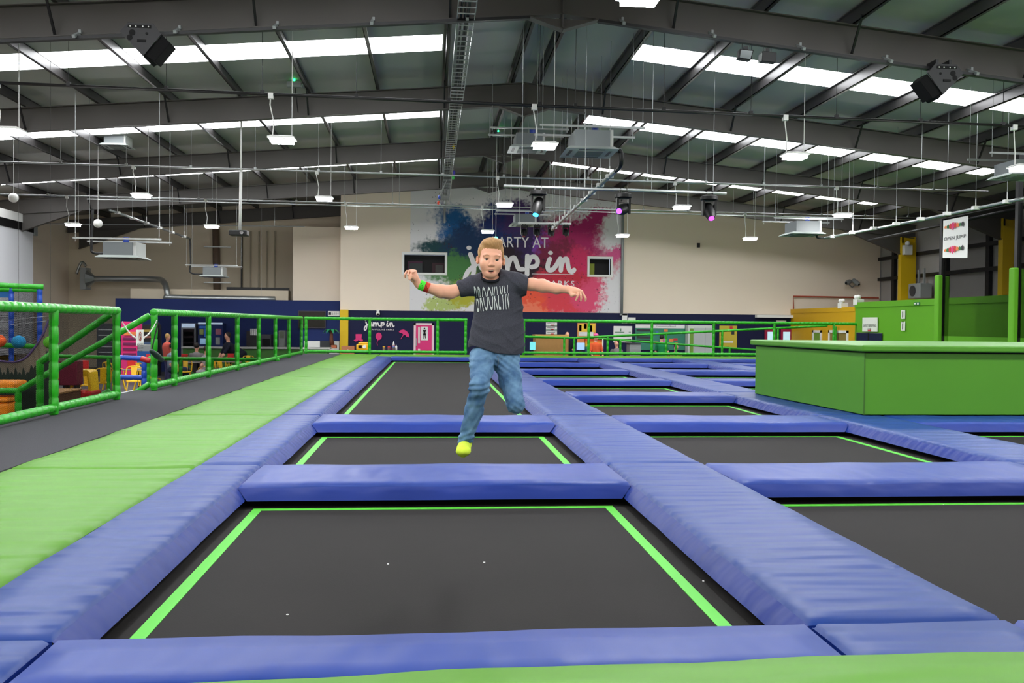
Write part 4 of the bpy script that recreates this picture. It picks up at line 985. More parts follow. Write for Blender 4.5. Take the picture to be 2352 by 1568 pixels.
gplate(2073, 2081, 712, 732, whiteP, 'wall_sign', 'small upright white notice on the green partition, upper of two', 'sign', None, (('text_line', .4, .6, .15, .85, inkK),))
gplate(2073, 2081, 738, 759, whiteP, 'wall_sign', 'small upright white notice on the green partition, lower of two', 'sign', None, (('text_line', .4, .6, .1, .8, inkK), ('clip', .2, .8, .9, 1.0, inkK)))
gplate(2102, 2115, 694, 701, M('exit_green', (16, 100, 70), .5), 'exit_sign', 'green fire exit sign on the cap of the green partition', 'sign', None, (('symbol', .1, .35, .2, .8, whiteP), ('arrow', .6, .9, .3, .7, whiteP)))
gplate(1970, 2028, 763, 815, navyM, 'navy_panel', 'dark navy cabinet panel against the green partition', 'cabinet', None, (('seam', .48, .52, 0, 1, blackM), ('top_edge', 0, 1, .97, 1, galv)))
def twin(px, py, X_, label):
    c = at(px, py, X=X_) ; t = empty('emergency_light', c, label, 'emergency light'); MB().cbox((c.x, c.y, c.z), .3, .3, .22).build('body', whiteP, t, bevel=.02)
    for s2 in (-1, 1): MB().ball((c.x-.05, c.y+s2*.1, c.z+.19), .085, 12, 8).build('spot', whiteP, t, smooth=True)
twin(1936, 702, XG+.1, 'twin white emergency light on top of the yellow partition'); twin(1972, 694, XG+.1, 'twin white emergency light on top of the green partition')
c = at(2081, 575, Y=35.86); t = empty('emergency_light', c, 'twin white emergency light on the yellow steel column', 'emergency light'); MB().cbox((c.x-.05, c.y-.2, c.z), .35, .2, .4).build('body', whiteP, t, bevel=.02); MB().ball((c.x-.1, c.y-.3, c.z+.26), .1, 12, 8).build('spot', whiteP, t, smooth=True)
t = empty('wall_fan', at(2113, 655, X=XR-.4), 'grey fan unit with two upright bars on the right wall', 'fan')
c = at(2113, 668, X=XR-.4); MB().cbox((c.x, c.y, c.z), .5, .9, .6).build('body', greyP, t, bevel=.03); MB().disc((c.x-.26, c.y+.1, c.z), .22, (1, 0, 0), 18, .03).build('grille', dgrey, t); MB().bar((c.x, c.y-.3, c.z+.3), (c.x, c.y-.3, c.z+.9), .07).bar((c.x, c.y+.1, c.z+.3), (c.x, c.y+.1, c.z+.85), .07).pieces('bar', greyP, t)
# dodgeball cage: posts with green sleeves, net, hanging sign
PA = at(2161, 787, Y=25.0); PB = at(2334, 787, Y=21.6)
def cage_post(P, ztop, zs, label):
    t = empty('net_post', (P.x, P.y, 0), label, 'post')
    B(P.x-.06, P.x+.06, P.y-.06, P.y+.06, 0, ztop).build('steel_post', ironM, t)
    MB().box(P.x-.2, P.x-.065, P.y-.16, P.y+.06, .0, zs).build('foam_sleeve', greenWall, t, bevel=.03)
    B(P.x+.07, P.x+.2, P.y-.06, P.y+.12, .0, zs-.02).build('foam_sleeve', greenWall, t, bevel=.03)
ZA = at(2161, 503, Y=25).z; ZB_ = at(2334, 466, Y=21.6).z
cage_post(PA, ZA, at(2150, 632, Y=25).z, 'tall black net post with lime sleeve beside the OPEN JUMP sign')
cage_post(PB, ZB_+1.2, at(2325, 615, Y=21.6).z, 'tall black net post with lime sleeve at the right edge')
t = empty('court_net', (PA.x, PA.y, 0), 'black net hung between the two tall posts above the court', 'net')
MB().add([(PA.x, PA.y, .9), (PB.x, PB.y, .9), (PB.x, PB.y, ZB_), (PA.x, PA.y, ZA)], [(0, 1, 2, 3)]).build('mesh', netC, t)
MB().tube([(PA.x, PA.y, ZA), (PB.x, PB.y, ZB_)], .02, 6).build('top_rope', blackM, t)
PC = V((PB.x, PB.y-3.4, 0)); MB().add([(PB.x, PB.y, .9), (PC.x, PC.y, .9), (PC.x, PC.y, 4.1), (PB.x, PB.y, ZB_)], [(0, 1, 2, 3)]).build('mesh', netC, t)
dv = (PB-PA); dv.z = 0; dv.normalize(); nv = V((dv.y, -dv.x, 0)).normalized()
if nv.x > 0: nv = -nv
def on_net(px, py):
    n_ = nv; d = fw + rt*((px-1176)/F) - up*((py-784)/F); o0 = V((0, 0, CH)); s2 = ((PA+nv*.06)-o0).dot(n_)/d.dot(n_); return o0+d*s2
q0, q1 = on_net(2165, 592), on_net(2222, 592); z0 = q0.z; z1 = on_net(2165, 507).z
t = empty('court_sign', (q0+q1)/2, 'white OPEN JUMP sign hanging on the net', 'sign')
MB().add([q0, q1, (q1.x, q1.y, z1), (q0.x, q0.y, z1)], [(0, 1, 2, 3)]).build('board', whiteP, t)
W_ = (q1-q0); W_.z = 0; wl = W_.length; rv = W_.normalized(); e_ = nv*.01
text('OPEN JUMP', 'lettering', inkK, q0+rv*.06*wl+V((0, 0, (z1-z0)*.42))+e_, rv, (0, 0, 1), wl*.88, (z1-z0)*.12, t)
for zc in (.12, .74):
    for i, m_ in enumerate((inkO, inkG, inkR, pinkM, inkR, inkO, inkG, inkK)):
        u = .12+.1*i; hh = (.07, .1, .15, .2, .17, .12, .09, .13)[i]
        if i == 1: u -= .0
        MB().add([q0+rv*wl*(u+.035*math.cos(a_)*1.6)+V((0, 0, (z1-z0)*(zc+.07+hh*.5*math.sin(a_)*(1+.3*math.sin(5*a_+i)))))+e_*(1+.2*i) for a_ in [j*math.pi/7 for j in range(14)]], [tuple(range(14))]).build('splash_logo', m_, t)
pipe([at(1995, 553, Y=33), at(2150, 520, Y=29), at(2352, 476, Y=24)], .05, ironM, 'track_rail', 'dark rail with a folded bracket rising to the right under the roof', 'rail', None, False)

# ================================================================ LEFT: CAFE, PLAY AREA
YC = 39.6
xa = at(265, 740, Y=YC).x
trim(B(xa, XM-.01, YC, YC+.25, GZ, 2.04), navyC)
bx = at(303, 680, Y=YC+1)
t = empty('bulkhead_box', (bx.x, YC+1, 2), 'cream boxed bulkhead above the navy cafe wall', 'bulkhead')
B(bx.x, at(664, 680, Y=YC+1).x, YC+.8, YC+1.4, 2.0, at(330, 663, Y=YC+.9).z).build('box', creamW, t)
p, q = at(672, 690, Y=YC+.3), at(781, 522, Y=YC+.3)
t = empty('white_panel_wall', (p.x, YC+.3, 2.0), 'plain white upper panel beside the mural wall', 'panel'); B(p.x, XM-.02, YC+.3, YC+.5, 2.04, q.z).build('panel', whiteW, t)
pipe([at(205, 640, Y=41.5), at(352, 641, Y=41.5), at(376, 648, Y=40.6), at(383, 665, Y=40.2), at(386, 679, Y=40.15), at(400, 683, Y=40.12), at(632, 687, Y=40.12)], .13, galv, 'air_duct', 'silver round duct snaking along the back wall above the cafe', 'duct')
mb = MB()
for px_ in (440, 600): q = at(px_, 684, Y=40.12); rod(mb, q.x, q.y, q.z, r=.004)
mb.pieces('hanger_rod', galv, bpy.data.objects['air_duct'])
t = empty('extractor_unit', at(196, 640, Y=41.5), 'grey extractor box with hose at the left end of the silver duct', 'extractor')
c = at(196, 640, Y=41.5); MB().cbox(c, .25, .6, .95).build('body', greyP, t); MB().tube([c+V((.12, 0, 0)), c+V((.4, 0, 0))], .3, 12, [.42, .14]).build('cone', galv, t); MB().tube(catmull([tuple(c+V((-.3, -.2, .2))), tuple(c+V((-.1, -.2, .7))), tuple(c+V((.1, -.2, .55)))], 5), .06, 8).build('hose', galv, t, smooth=True)
# wall steelwork behind the cafe
t = empty('vertical_duct', at(497, 700, Y=42.6), 'brown vertical duct on the cream back wall', 'duct'); a, b = at(499, 690, Y=42.72), at(496, 525, Y=42.72); MB().tube([a, b], .165, 10).build('pipe', M('brown_duct', (110, 92, 78), .5), t, smooth=True)
for py in (568, 650): q = at(499, py, Y=42.5); MB().box(q.x-.6, q.x+.6, q.y, q.y+.05, q.z, q.z+.05).build('strap', galv, t)
for px in (555, 575, 594, 612, 630): q, r_ = at(px, 690, Y=42.8), at(px, 530, Y=42.8); trim(B(q.x-.025, q.x+.025, 42.8, 42.85, q.z, r_.z), M('rib', (170, 160, 140), .8))
trim(B(at(555, 660, Y=42.4).x-.04, at(555, 660, Y=42.4).x+.02, 42.4, 42.5, 2.1, 5.2), ironM)
q = at(520, 663, Y=41.8); trim(B(q.x, at(664, 663, Y=41.8).x, 41.8, 41.9, q.z-.05, q.z+.08), dgrey)
# shutter on the left wall
t = empty('roller_shutter', (XL+1.0, 32, 3), 'white roller screen with black top band at the left edge', 'roller shutter')
Xs = XL+.95; y0, y1 = 24, at(76, 560, X=Xs).y; zt_ = at(60, 531, X=Xs).z
B(Xs-.05, Xs, y0, y1, -.2, zt_).build('screen', M('screen_white', (206, 208, 212), .8), t); B(Xs-.06, Xs+.03, y0, y1, zt_, zt_+.3).build('band', blackM, t); B(Xs-.2, Xs+.05, y0, y1, zt_+.3, zt_+.62).build('housing', whiteP, t); B(Xs-.2, Xs+.07, y1, y1+.25, zt_-.1, zt_+.55).build('end_box', greyP, t)
# --- counter and kitchen line
t = empty('cafe_counter', at(600, 815, Y=37.6), 'green fronted cafe counter with pale top below the navy wall', 'counter')
p, q = at(420, 800, Y=37.4), at(752, 800, Y=37.4)
B(p.x, q.x, 37.4, 38.1, GZ, .02).build('front', M('counter_green', (62, 112, 44), .6), t); B(p.x-.05, q.x+.1, 37.34, 38.16, .02, .08).build('top', M('counter_pale', (176, 176, 172), .4), t)
t = empty('back_counter', at(700, 815, Y=39), 'white service counter below the wall television', 'counter'); p, q = at(698, 783, Y=39), at(779, 783, Y=39); B(p.x, q.x, 39, 39.58, GZ, p.z).build('body', whiteP, t)
r_ = at(735, 790, Y=38.98); B(r_.x, r_.x+.6, 38.97, 38.99, r_.z-.12, r_.z+.14).build('appliance_window', dgrey, t)
t = empty('wall_television', at(717, 752, Y=YC-.06), 'black flat television on the navy cafe wall', 'television'); wall_box('bezel', 685, 748, 714, 753, M('tv_bezel', (70, 62, 70), .4), Y=YC-.1, d=.09, parent=t); wall_box('screen', 686.5, 746.5, 715.5, 751.5, M('tv_black', (4, 4, 5), .15, .5), Y=YC-.115, d=.012, parent=t)
poster(753, 779.5, 714.5, 725.5, whiteP, [('icon', 755, 760.5, 717, 723, inkK), ('arrow', 775, 777.5, 719.5, 720.5, inkK)], 'wall_sign', 'white direction sign with a lettering row beside the television', 'sign', Y=YC-.06, txt=(('6-11', 762, 773, 717.5, 722.5, inkK),))
t = empty('palm_tree', at(761, 800, Y=38.6), 'inflatable style palm tree decoration with a brown trunk', 'decoration')
MB().tube([at(763, 792, Y=38.6), at(761, 780, Y=38.6), at(761, 758, Y=38.6)], .09, 8, [.1, .08, .06]).build('trunk', M('palm_trunk', (92, 50, 34), .7), t, smooth=True)
mb = MB(); q = at(761, 757, Y=38.6)
for i in range(8):
    a_ = i*math.pi/4+.3; d_ = V((math.cos(a_), math.sin(a_)*.8, 0)); n_ = V((-d_.y, d_.x, 0))*.08
    P_ = [q+d_*s2+V((0, 0, .12*math.sin(min(1, s2*3)*1.5)-s2*s2*1.9)) for s2 in (0, .1, .2, .3, .38)]
    w5 = (.3, 1, 1.1, .8, .1); vs5 = []
    for p5, w6 in zip(P_, w5): vs5 += [p5-n_*w6, p5+n_*w6]
    mb.add(vs5, [(2*k, 2*k+1, 2*k+3, 2*k+2) for k in range(4)])
mb.pieces('leaf', M('palm_leaf', (30, 130, 84), .6), t)
t = empty('plant_box', at(767, 800, Y=38.4), 'small terracotta box beside the palm trunk', 'box'); wall_box('body', 760.5, 772, 793, 800, M('terracotta', (168, 92, 60), .7), Y=38.3, d=.4, parent=t); wall_box('soil', 761.5, 771, 791.8, 793.2, browM, Y=38.35, d=.3, parent=t)
def drinks(px0, px1, py0, body, items, label, name='drinks_fridge', cat='fridge', Y=38.7):
    t = empty(name, at((px0+px1)/2, 810, Y=Y), label, cat); p, q = at(px0, py0, Y=Y), at(px1, py0, Y=Y)
    B(p.x, q.x, Y, Y+.6, GZ, p.z).build('cabinet', body, t)
    for n_, a_, b_, c_, d_, m_ in items: wall_box(n_, a_, b_, c_, d_, m_, Y=Y-.02, d=.018, parent=t)
glow = M('lit_header', (190, 210, 235), .4, emit=.8); cola = M('bottles_red', (88, 24, 26), .5); panelB = M('menu_blue', (40, 92, 170), .4, emit=.35); mlite = M('menu_lit', (150, 190, 225), .4, emit=.6)
drinks(416, 449, 742, M('fridge_grey', (120, 122, 130), .4), [('header', 417, 447, 743, 752, glow), ('glass', 420, 446, 756, 798, M('fridge_glass', (28, 20, 24), .2, .5)), ('bottle_row', 422, 444, 762, 771, cola), ('shelf', 421, 445, 773, 774, greyP), ('bottle_row', 422, 444, 776, 785, M('bottles_dark', (50, 40, 34), .5)), ('shelf', 421, 445, 787, 788, greyP), ('bottle_row', 422, 444, 789, 795, M('bottles_dark'))], 'upright drinks fridge with a lit header behind the cafe tables')
drinks(455, 512, 742, navyC, [('header', 455, 511, 741, 744.5, glow), ('picture', 458, 468, 748, 754, panelB), ('picture', 469, 479, 748, 754, panelB), ('picture', 458, 467, 756, 768, M('pic_yellow', (150, 160, 90), .5)), ('picture', 469, 480, 755, 774, panelB), ('picture', 495, 508, 755, 768, M('pic_pink', (150, 90, 110), .5)), ('lit_panel', 459, 479, 777, 790, mlite), ('notice', 495, 505, 775, 791, greyP)], 'blue slush drink station with pictures and a lit panel', 'slush_station', 'drink station')
drinks(566, 590, 742+18, M('coffee_dark', (34, 32, 36), .4), [('cup_stack', 575+i*4, 578+i*4, 755, 770, whiteP) for i in range(4)], 'dark coffee machine with stacked white cups on top', 'coffee_machine', 'coffee machine', Y=38.75)
drinks(600, 622, 768, M('oven_grey', (64, 64, 70), .4), [('door', 602, 620, 778, 794, blackM)], 'dark grey oven behind the counter', 'oven', 'oven')
drinks(640, 654, 759, M('board_frame', (130, 134, 132), .5), [('board', 641.5, 652.5, 761, 776, M('board_dull', (100, 108, 92), .6))], 'pale framed board on the cafe wall', 'notice_board', 'notice board', Y=YC-.65)
t = empty('display_stand', at(298, 830, Y=34), 'bright pink snack display stand behind the stair gap', 'display stand')
p, q = at(279, 738, Y=34), at(315, 738, Y=34); B(p.x, q.x, 34, 34.6, GZ, p.z).build('body', pinkM, t)
for i in range(4): wall_box('shelf_row', 282, 312, 775+i*12, 780+i*12, M('shelf_plum', (110, 30, 80), .6), Y=33.97, d=.03, parent=t)
wall_box('label_panel', 284, 312, 762, 770, inkO, Y=33.97, d=.03, parent=t)
t = empty('ice_cream_freezer', at(330, 850, Y=31.5), 'blue and white chest freezer behind the stair gap', 'freezer')
p, q = at(315, 806, Y=31.5), at(346, 806, Y=31.5); B(p.x, q.x, 31.5, 32.2, GZ, p.z).build('body', M('freezer_blue', (28, 84, 150), .4), t); B(p.x, q.x, 31.55, 32.2, p.z, p.z+.2).build('lid', greyP, t); B(p.x+.3, q.x-.02, 31.48, 31.5, p.z-.3, p.z-.1).build('badge', inkR, t)
t = empty('vending_machine', at(240, 830, Y=36), 'dark vending machine behind the netting', 'vending machine')
p, q = at(222, 742, Y=36), at(262, 742, Y=36); B(p.x, q.x, 36, 36.8, GZ, p.z).build('body', dgrey, t)
for i in range(5): wall_box('shelf', 226, 258, 756+i*13, 758+i*13, greyP, Y=35.98, d=.02, parent=t)
t = empty('black_shelf_unit', at(340, 830, Y=36.5), 'dark shelf unit with small goods behind the notice', 'shelf')
p, q = at(322, 745, Y=36.5), at(362, 745, Y=36.5); B(p.x, q.x, 36.5, 37, GZ, p.z).build('body', ironM, t)
for i in range(4): wall_box('goods_row', 325, 360, 757+i*14, 762+i*14, M('goods%d' % i, [(150, 130, 60), (120, 70, 60), (60, 80, 110), (110, 110, 100)][i], .6), Y=36.48, d=.02, parent=t)
# yellow arcade machine and bits on the ledge under the pink stickers
YP = 36.8
t = empty('arcade_machine', at(835, 815, Y=YP), 'yellow kiddie ride body with a black window beside the pink hat sticker', 'kiddie ride')
p, q = at(818, 804, Y=YP), at(847, 787, Y=YP); mb = MB(); mb.box(p.x, q.x, YP, YP+.6, p.z, q.z-.06).box(p.x+.08, q.x-.03, YP+.03, YP+.57, q.z-.06, q.z+.02); mb.build('body', M('ride_yellow', (236, 178, 20), .35), t, bevel=.04); wall_box('window', 823, 831, 792.5, 799.5, blackM, Y=YP-.02, d=.02, parent=t); B(p.x+.1, q.x-.1, YP+.1, YP+.5, GZ, p.z).build('base', ironM, t)
MB().disc(at(837, 796, Y=YP-.02), .07, (0, 1, 0), 14, .02).build('logo_disc', whiteP, t)
t = empty('cardboard_box', at(800, 810, Y=YP+.2), 'cardboard box behind the far fence beside the yellow pier', 'box'); wall_box('body', 784, 814, 795, 815, M('cardboard', (172, 110, 76), .8), Y=YP+.2, d=.5, parent=t); wall_box('arrow_mark', 798, 800, 802, 806, whiteP, Y=YP+.18, d=.02, parent=t)
t = empty('play_table', at(898, 815, Y=YP+.3), 'low table carrying jars behind the far fence', 'table'); p, q = at(872, 807, Y=YP+.2), at(915, 807, Y=YP+.2); B(p.x, q.x, YP+.1, YP+.7, p.z-.05, p.z-.005).build('top', browM, t)
for x_ in (p.x+.05, q.x-.1):
    for y_ in (YP+.15, YP+.6): B(x_, x_+.05, y_, y_+.05, GZ, p.z-.05).build('leg', browM, t)
for px0, px1, c_, lid, nm in ((878.5, 885, (120, 104, 80), (226, 180, 50), 'yellow'), (890, 896.5, (110, 80, 80), (210, 60, 70), 'red'), (901, 907.5, (96, 84, 84), (60, 130, 190), 'blue')):
    t = empty('storage_jar', at((px0+px1)/2, 806, Y=YP+.3), 'brown jar with a %s lid on the low table' % nm, 'jar'); c = at((px0+px1)/2, 806, Y=YP+.3); r_ = (px1-px0)/2*YP/F
    MB().tube([(c.x, c.y, p.z), (c.x, c.y, p.z+.17)], r_, 12).build('body', M('jar%d' % c_[1], c_, .3), t, smooth='auto'); MB().tube([(c.x, c.y, p.z+.17), (c.x, c.y, p.z+.21)], r_*.95, 12).build('lid', M('lid%d' % lid[1], lid, .4), t)
t = empty('squeeze_bottle', at(910, 806, Y=YP+.4), 'white bottle on the low table right of the jars', 'bottle'); c = at(910, 806, Y=YP+.45); MB().tube([(c.x, c.y, p.z), (c.x, c.y, p.z+.2), (c.x, c.y, p.z+.24)], .04, 10, [.045, .045, .02]).build('body', whiteP, t, smooth=True); MB().tube([(c.x, c.y, p.z+.24), (c.x, c.y, p.z+.27)], .018, 8).build('cap', greyP, t)
t = empty('gnome_figure', at(904, 797, Y=YP+.5), 'small gnome figure with a white pointed hat behind the jars', 'figurine'); c = at(904, 800, Y=YP+.55); MB().tube([(c.x, c.y, p.z), (c.x, c.y, p.z+.18), (c.x, c.y, p.z+.24)], .07, 12, [.09, .07, .05]).build('body', pinkM, t, smooth=True); MB().tube([(c.x, c.y, p.z+.24), (c.x, c.y, p.z+.42)], .05, 12, [.065, .004]).build('hat', whiteP, t, smooth=True)

# --- yellow cafe chairs and tables on the hall floor
YM = M('chair_yellow', (226, 180, 16), .35, .5)
def cafe_chair(loc, rz, label, red=False):
    t = empty('cafe_chair', (0, 0, 0), label, 'chair', 'yellow cafe chairs behind the netting'); m_ = YM
    B(-.2, .2, -.2, .2, .43, .46).build('seat', m_, t, bevel=.01)
    for sx in (-1, 1):
        for sy in (-1, 1): MB().bar((sx*.16, sy*.16, .43), (sx*.22, sy*.24, 0), .035).build('leg', m_, t)
    mb = MB(); mb.tube(catmull([(-.2, .2, .45), (-.21, .24, .7), (-.15, .27, .84), (.15, .27, .84), (.21, .24, .7), (.2, .2, .45)], 5), .016, 6); mb.build('back_frame', m_, t, smooth=True)
    mb = MB().prism([(-.07, .2, .46), (.07, .2, .46), (.08, .265, .84), (-.08, .265, .84)], (0, .012, 0)); mb.build('back_slat', m_, t)
    mb = MB()
    for sx in (-1, 1): mb.tube(catmull([(sx*.2, -.18, .45), (sx*.22, -.14, .64), (sx*.22, .2, .66)], 4), .013, 6)
    mb.pieces('arm', m_, t, True)
    t.location = loc; t.rotation_euler.z = rz; return t
def fl(px, py, Y): q = at(px, py, Y=Y); return (q.x, Y, GZ)
CH_ = [(200, 24.8, .4, 'in front of the green rail, near the toy car'), (110, 26.0, 2.0, 'far left behind the blue post'), (150, 27.6, 1.0, 'behind the maroon seat'), (232, 25.8, -2.6, 'just left of the green fence end post'),
       (308, 26.5, .3, 'in the stair gap, nearest'), (333, 28.6, 1.2, 'in the stair gap, further back'), (345, 24.6, 2.4, 'in the stair gap, by the blue padded post'), (425, 31.5, .2, 'left of the seated man'),
       (440, 33.4, 1.8, 'behind the seated man'), (476, 30.6, -.5, 'beside the seated child'), (515, 32.0, .8, 'below the bending man'), (540, 34.2, 2.2, 'right of the bending man'), (575, 35.2, .5, 'farthest right before the counter'), (262, 29.4, 2.6, 'behind the fence end post')]
ch0 = None
for px, Y, rz, nm in CH_:
    x, y, z = fl(px, 850, Y)
    if ch0 is None: ch0 = cafe_chair((x, y, z), rz, 'yellow metal cafe chair '+nm)
    else:
        c = copy_tree(ch0, None, (x, y, z), rz); c['label'] = 'yellow metal cafe chair '+nm
def cafe_table(px, Y, label):
    x, y, z = fl(px, 850, Y); t = empty('cafe_table', (x, y, z), label, 'table', 'square cafe tables'); B(x-.38, x+.38, y-.38, y+.38, z+.71, z+.74).build('top', M('table_top', (120, 116, 110), .4), t, bevel=.01); MB().tube([(x, y, z+.02), (x, y, z+.71)], .035, 8).build('pedestal', ironM, t); B(x-.25, x+.25, y-.25, y+.25, z, z+.025).build('base', ironM, t)
for px, Y, nm in ((160, 26.4, 'far left behind the netting'), (320, 27.6, 'in the stair gap'), (455, 32.4, 'beside the seated man'), (530, 33.2, 'below the bending man')): cafe_table(px, Y, 'square grey cafe table '+nm)
# red menu blocks on the tables
for px, Y, nm in ((302, 27.5, 'in the stair gap'), (424, 32.2, 'left of the seated man'), (530, 33.1, 'below the bending man'), (194, 26.6, 'behind the toy car')):
    x, y, z = fl(px, 850, Y); tag(B(x-.1, x+.1, y-.06, y+.06, z+.742, z+1.02).build('menu_holder', M('menu_red', (206, 40, 40), .5), bevel=.01), 'red menu holder on the cafe table '+nm, 'menu holder', 'red menu holders')
# toddler car, maroon seat, boxes, orange ride
t = empty('toddler_car', fl(193, 900, 24.0), 'yellow and red toddler ride-in car behind the netting', 'toy car'); x, y, z = fl(193, 900, 24.0)
carY, carR = M('car_yellow', (226, 184, 20), .4), M('car_red', (184, 30, 26), .4)
MB().box(x-.3, x+.3, y-.38, y+.42, z+.1, z+.38).build('body', carR, t, bevel=.06)
MB().box(x-.2, x+.2, y-.5, y-.3, z+.14, z+.4).build('nose', carR, t, bevel=.06)
MB().prism([(x-.27, y-.25, z+.36), (x-.21, y-.2, z+.84), (x-.14, y-.2, z+.9), (x+.14, y-.2, z+.9), (x+.21, y-.2, z+.84), (x+.27, y-.25, z+.36), (x+.2, y-.25, z+.36), (x+.14, y-.2, z+.74), (x-.14, y-.2, z+.74), (x-.2, y-.25, z+.36)][::-1], (0, .55, 0)).build('roof_frame', carY, t)
for sx in (-1, 1):
    MB().ball((x+sx*.08, y-.5, z+.44), .045, 8, 6).build('eye', whiteP, t, smooth=True)
    for sy in (-.28, .3): MB().disc((x+sx*.31, y+sy, z+.12), .12, (1, 0, 0), 14, .07).build('wheel', blackM, t)
t = empty('maroon_stool', fl(163, 890, 23.4), 'maroon boxy seat on dark legs behind the netting', 'seat'); x, y, z = fl(163, 890, 23.4); B(x-.22, x+.22, y-.2, y+.2, z+.55, z+1.15).build('body', M('maroon_seat', (104, 22, 44), .5), t, bevel=.02)
for sx in (-.15, .12): B(x+sx, x+sx+.06, y-.12, y+.12, z, z+.55).build('leg', ironM, t)
t = empty('wooden_box', fl(95, 930, 17.8), 'large brown wooden box behind the nearest fence', 'box'); x0, y0, z0 = fl(50, 930, 17.8); x1 = fl(134, 930, 17.8)[0]; zt_ = at(95, 905, Y=17.8).z; B(x0, x1, 17.8, 18.9, GZ, zt_).build('body', browM, t); B(x0-.02, x1+.02, 17.78, 18.92, zt_, zt_+.03).build('rim', woodM, t)
t = empty('orange_ride', at(10, 960, Y=16.6), 'orange coin ride at the left edge behind the fence', 'ride'); oM = M('ride_orange', (236, 140, 20), .4)
for py0, py1, x1_ in ((876, 900, 30), (913, 925, 17), (926, 962, 16)): p, q = at(-40, py1, Y=16.6), at(x1_, py0, Y=16.6); MB().box(p.x, q.x, 16.6, 17.2, p.z, q.z).build('body', oM, t, bevel=.05)
p = at(5, 960, Y=16.8); B(p.x-.3, p.x+.1, 16.7, 17.1, GZ, p.z).build('base', ironM, t)
# soft play tower: blue posts, green ring, purple edged drape, paper balls
t = empty('play_tower', at(60, 900, Y=20), 'blue and green padded play tower frame at the left edge', 'play frame')
for px, Y in ((91, 19.6), (26, 21.2)):
    a = at(px, 655, Y=Y); MB().foam((a.x, a.y, GZ), a, .055).build('post', foamB, t, smooth=True)
for a_, b_ in (((0-120, 650, 19.0), (100, 659, 19.6)), ((-60, 663, 21.2), (96, 666, 21.2)), ((-60, 790, 21), (100, 796, 21))): MB().foam(at(a_[0], a_[1], Y=a_[2]), at(b_[0], b_[1], Y=b_[2]), .055).build('ring', foamG, t, smooth=True)
p, q = at(-60, 700, Y=21.4), at(97, 670, Y=21.4); MB().add([(p.x, 21.4, GZ+.3), (q.x, 21.4, GZ+.3), (q.x, 21.4, q.z), (p.x, 21.4, q.z)], [(0, 1, 2, 3)]).build('netting', netF, t)
p, q = at(-10, 683, Y=21.3), at(32, 669, Y=21.3); B(p.x, q.x, 21.2, 21.3, p.z, q.z).build('blue_panel', M('panel_blue', (24, 96, 160), .5), t)
t = empty('purple_rope_drape', at(60, 830, Y=18.3), 'purple edged cream drape swooping from the fence post', 'drape')
c1 = catmull([(-20, 826), (30, 831), (58, 822), (82, 795), (100, 765), (112, 735), (127, 722)], 6); top_l = [at(x_, y_, Y=18.3) for x_, y_ in c1]; bot_l = [at(x_, min(905, 868-(x_-20)*.0+8*math.sin(x_*.5))-max(0, x_-60)*.9, Y=18.5) for x_, y_ in c1]
MB().tube(top_l, .022, 6).build('rope', M('purple_rope', (92, 76, 120), .7), t, smooth=True)
n_ = 26; mb = MB(); vv = []
for i in range(n_): vv += [top_l[i], V((top_l[i].x, 18.5, min(bot_l[i].z, top_l[i].z-.02)))]
mb.add(vv, [(2*i, 2*i+1, 2*i+3, 2*i+2) for i in range(n_-1)]); mb.build('cloth', M('drape_cream', (160, 152, 136), .9), t, smooth=True)
t = empty('grass_cutout', at(40, 880, Y=17.6), 'jagged dark green foil grass in front of the play tower', 'decoration'); ps = []; 
for i in range(15):
    x_ = -14+i*9; base_ = 868 if x_ < 60 else 868-(x_-60)*.9; ps.append(at(x_, base_-6, Y=17.6)); ps.append(at(x_+4, base_-24 if i % 2 else base_-14, Y=17.6))
p0, p1 = at(-14, 900, Y=17.6), at(115, 900, Y=17.6); MB().prism([V((p0.x, 17.6, GZ)), V((p1.x, 17.6, GZ))]+ps[::-1], (0, .03, 0)).build('blades', M('grass_dark', (14, 34, 24), .6), t)
for px, py, c_, nm in ((43, 785, (24, 130, 176), 'blue'), (116, 786, (90, 176, 40), 'green'), (-3, 783, (226, 96, 40), 'orange')):
    c = at(px, py, Y=17.9); t = empty('paper_ball', c, '%s honeycomb paper ball hanging in front of the play tower' % nm, 'paper ball', 'honeycomb paper balls')
    MB().ball(c, .122, 24, 12, lambda i, j: .05*(i % 2)*math.sin(math.pi*j/12)).build('ball', M('paper_'+nm, c_, .8, bump=(40, .6, .01)), t); MB().tube([(c.x, c.y, c.z+.12), (c.x, c.y, roofz(c.x)-.01)], .0025, 4).build('string', ironM, t)
t = empty('overhead_wire', at(0, 745, Y=18), 'thin wires strung across the play tower', 'wire')
for a_, b_ in (((-10, 738), (127, 724)), ((-10, 750), (105, 737))): MB().tube([at(*a_, Y=18.6), at(*b_, Y=18.6)], .004, 4).build('strand', galv, t)
# low play fences: blue rail with red joint, green rail
t = empty('play_barrier', at(330, 880, Y=22), 'blue padded barrier with a red joint seen through the stair gap', 'barrier')
a, b = at(262, 820, Y=22.6), at(324, 823, Y=22.6); MB().foam(a, b, .06).build('rail', foamB, t, smooth=True)
MB().foam(b, at(345, 829, Y=22.6), .065, seg=.5).build('joint', foamR, t, smooth=True)
MB().foam(at(262, 866, Y=22.6), at(329, 867, Y=22.6), .06).build('rail', foamB, t, smooth=True)
q = at(331, 832, Y=22.6); MB().foam((q.x, q.y, GZ), q, .062).build('post', foamB, t, smooth=True)
t = empty('play_barrier', at(400, 860, Y=23.2), 'green padded barrier running behind the long fence', 'barrier')
a, b = at(341, 823, Y=23.2), at(640, 826, Y=26.5); MB().foam(a, b, .05).build('rail', foamG, t, smooth=True)
for s2 in (0, .22, .45, .7): q = a.lerp(b, s2); MB().foam((q.x, q.y, GZ), q, .05).build('post', foamG, t, smooth=True)
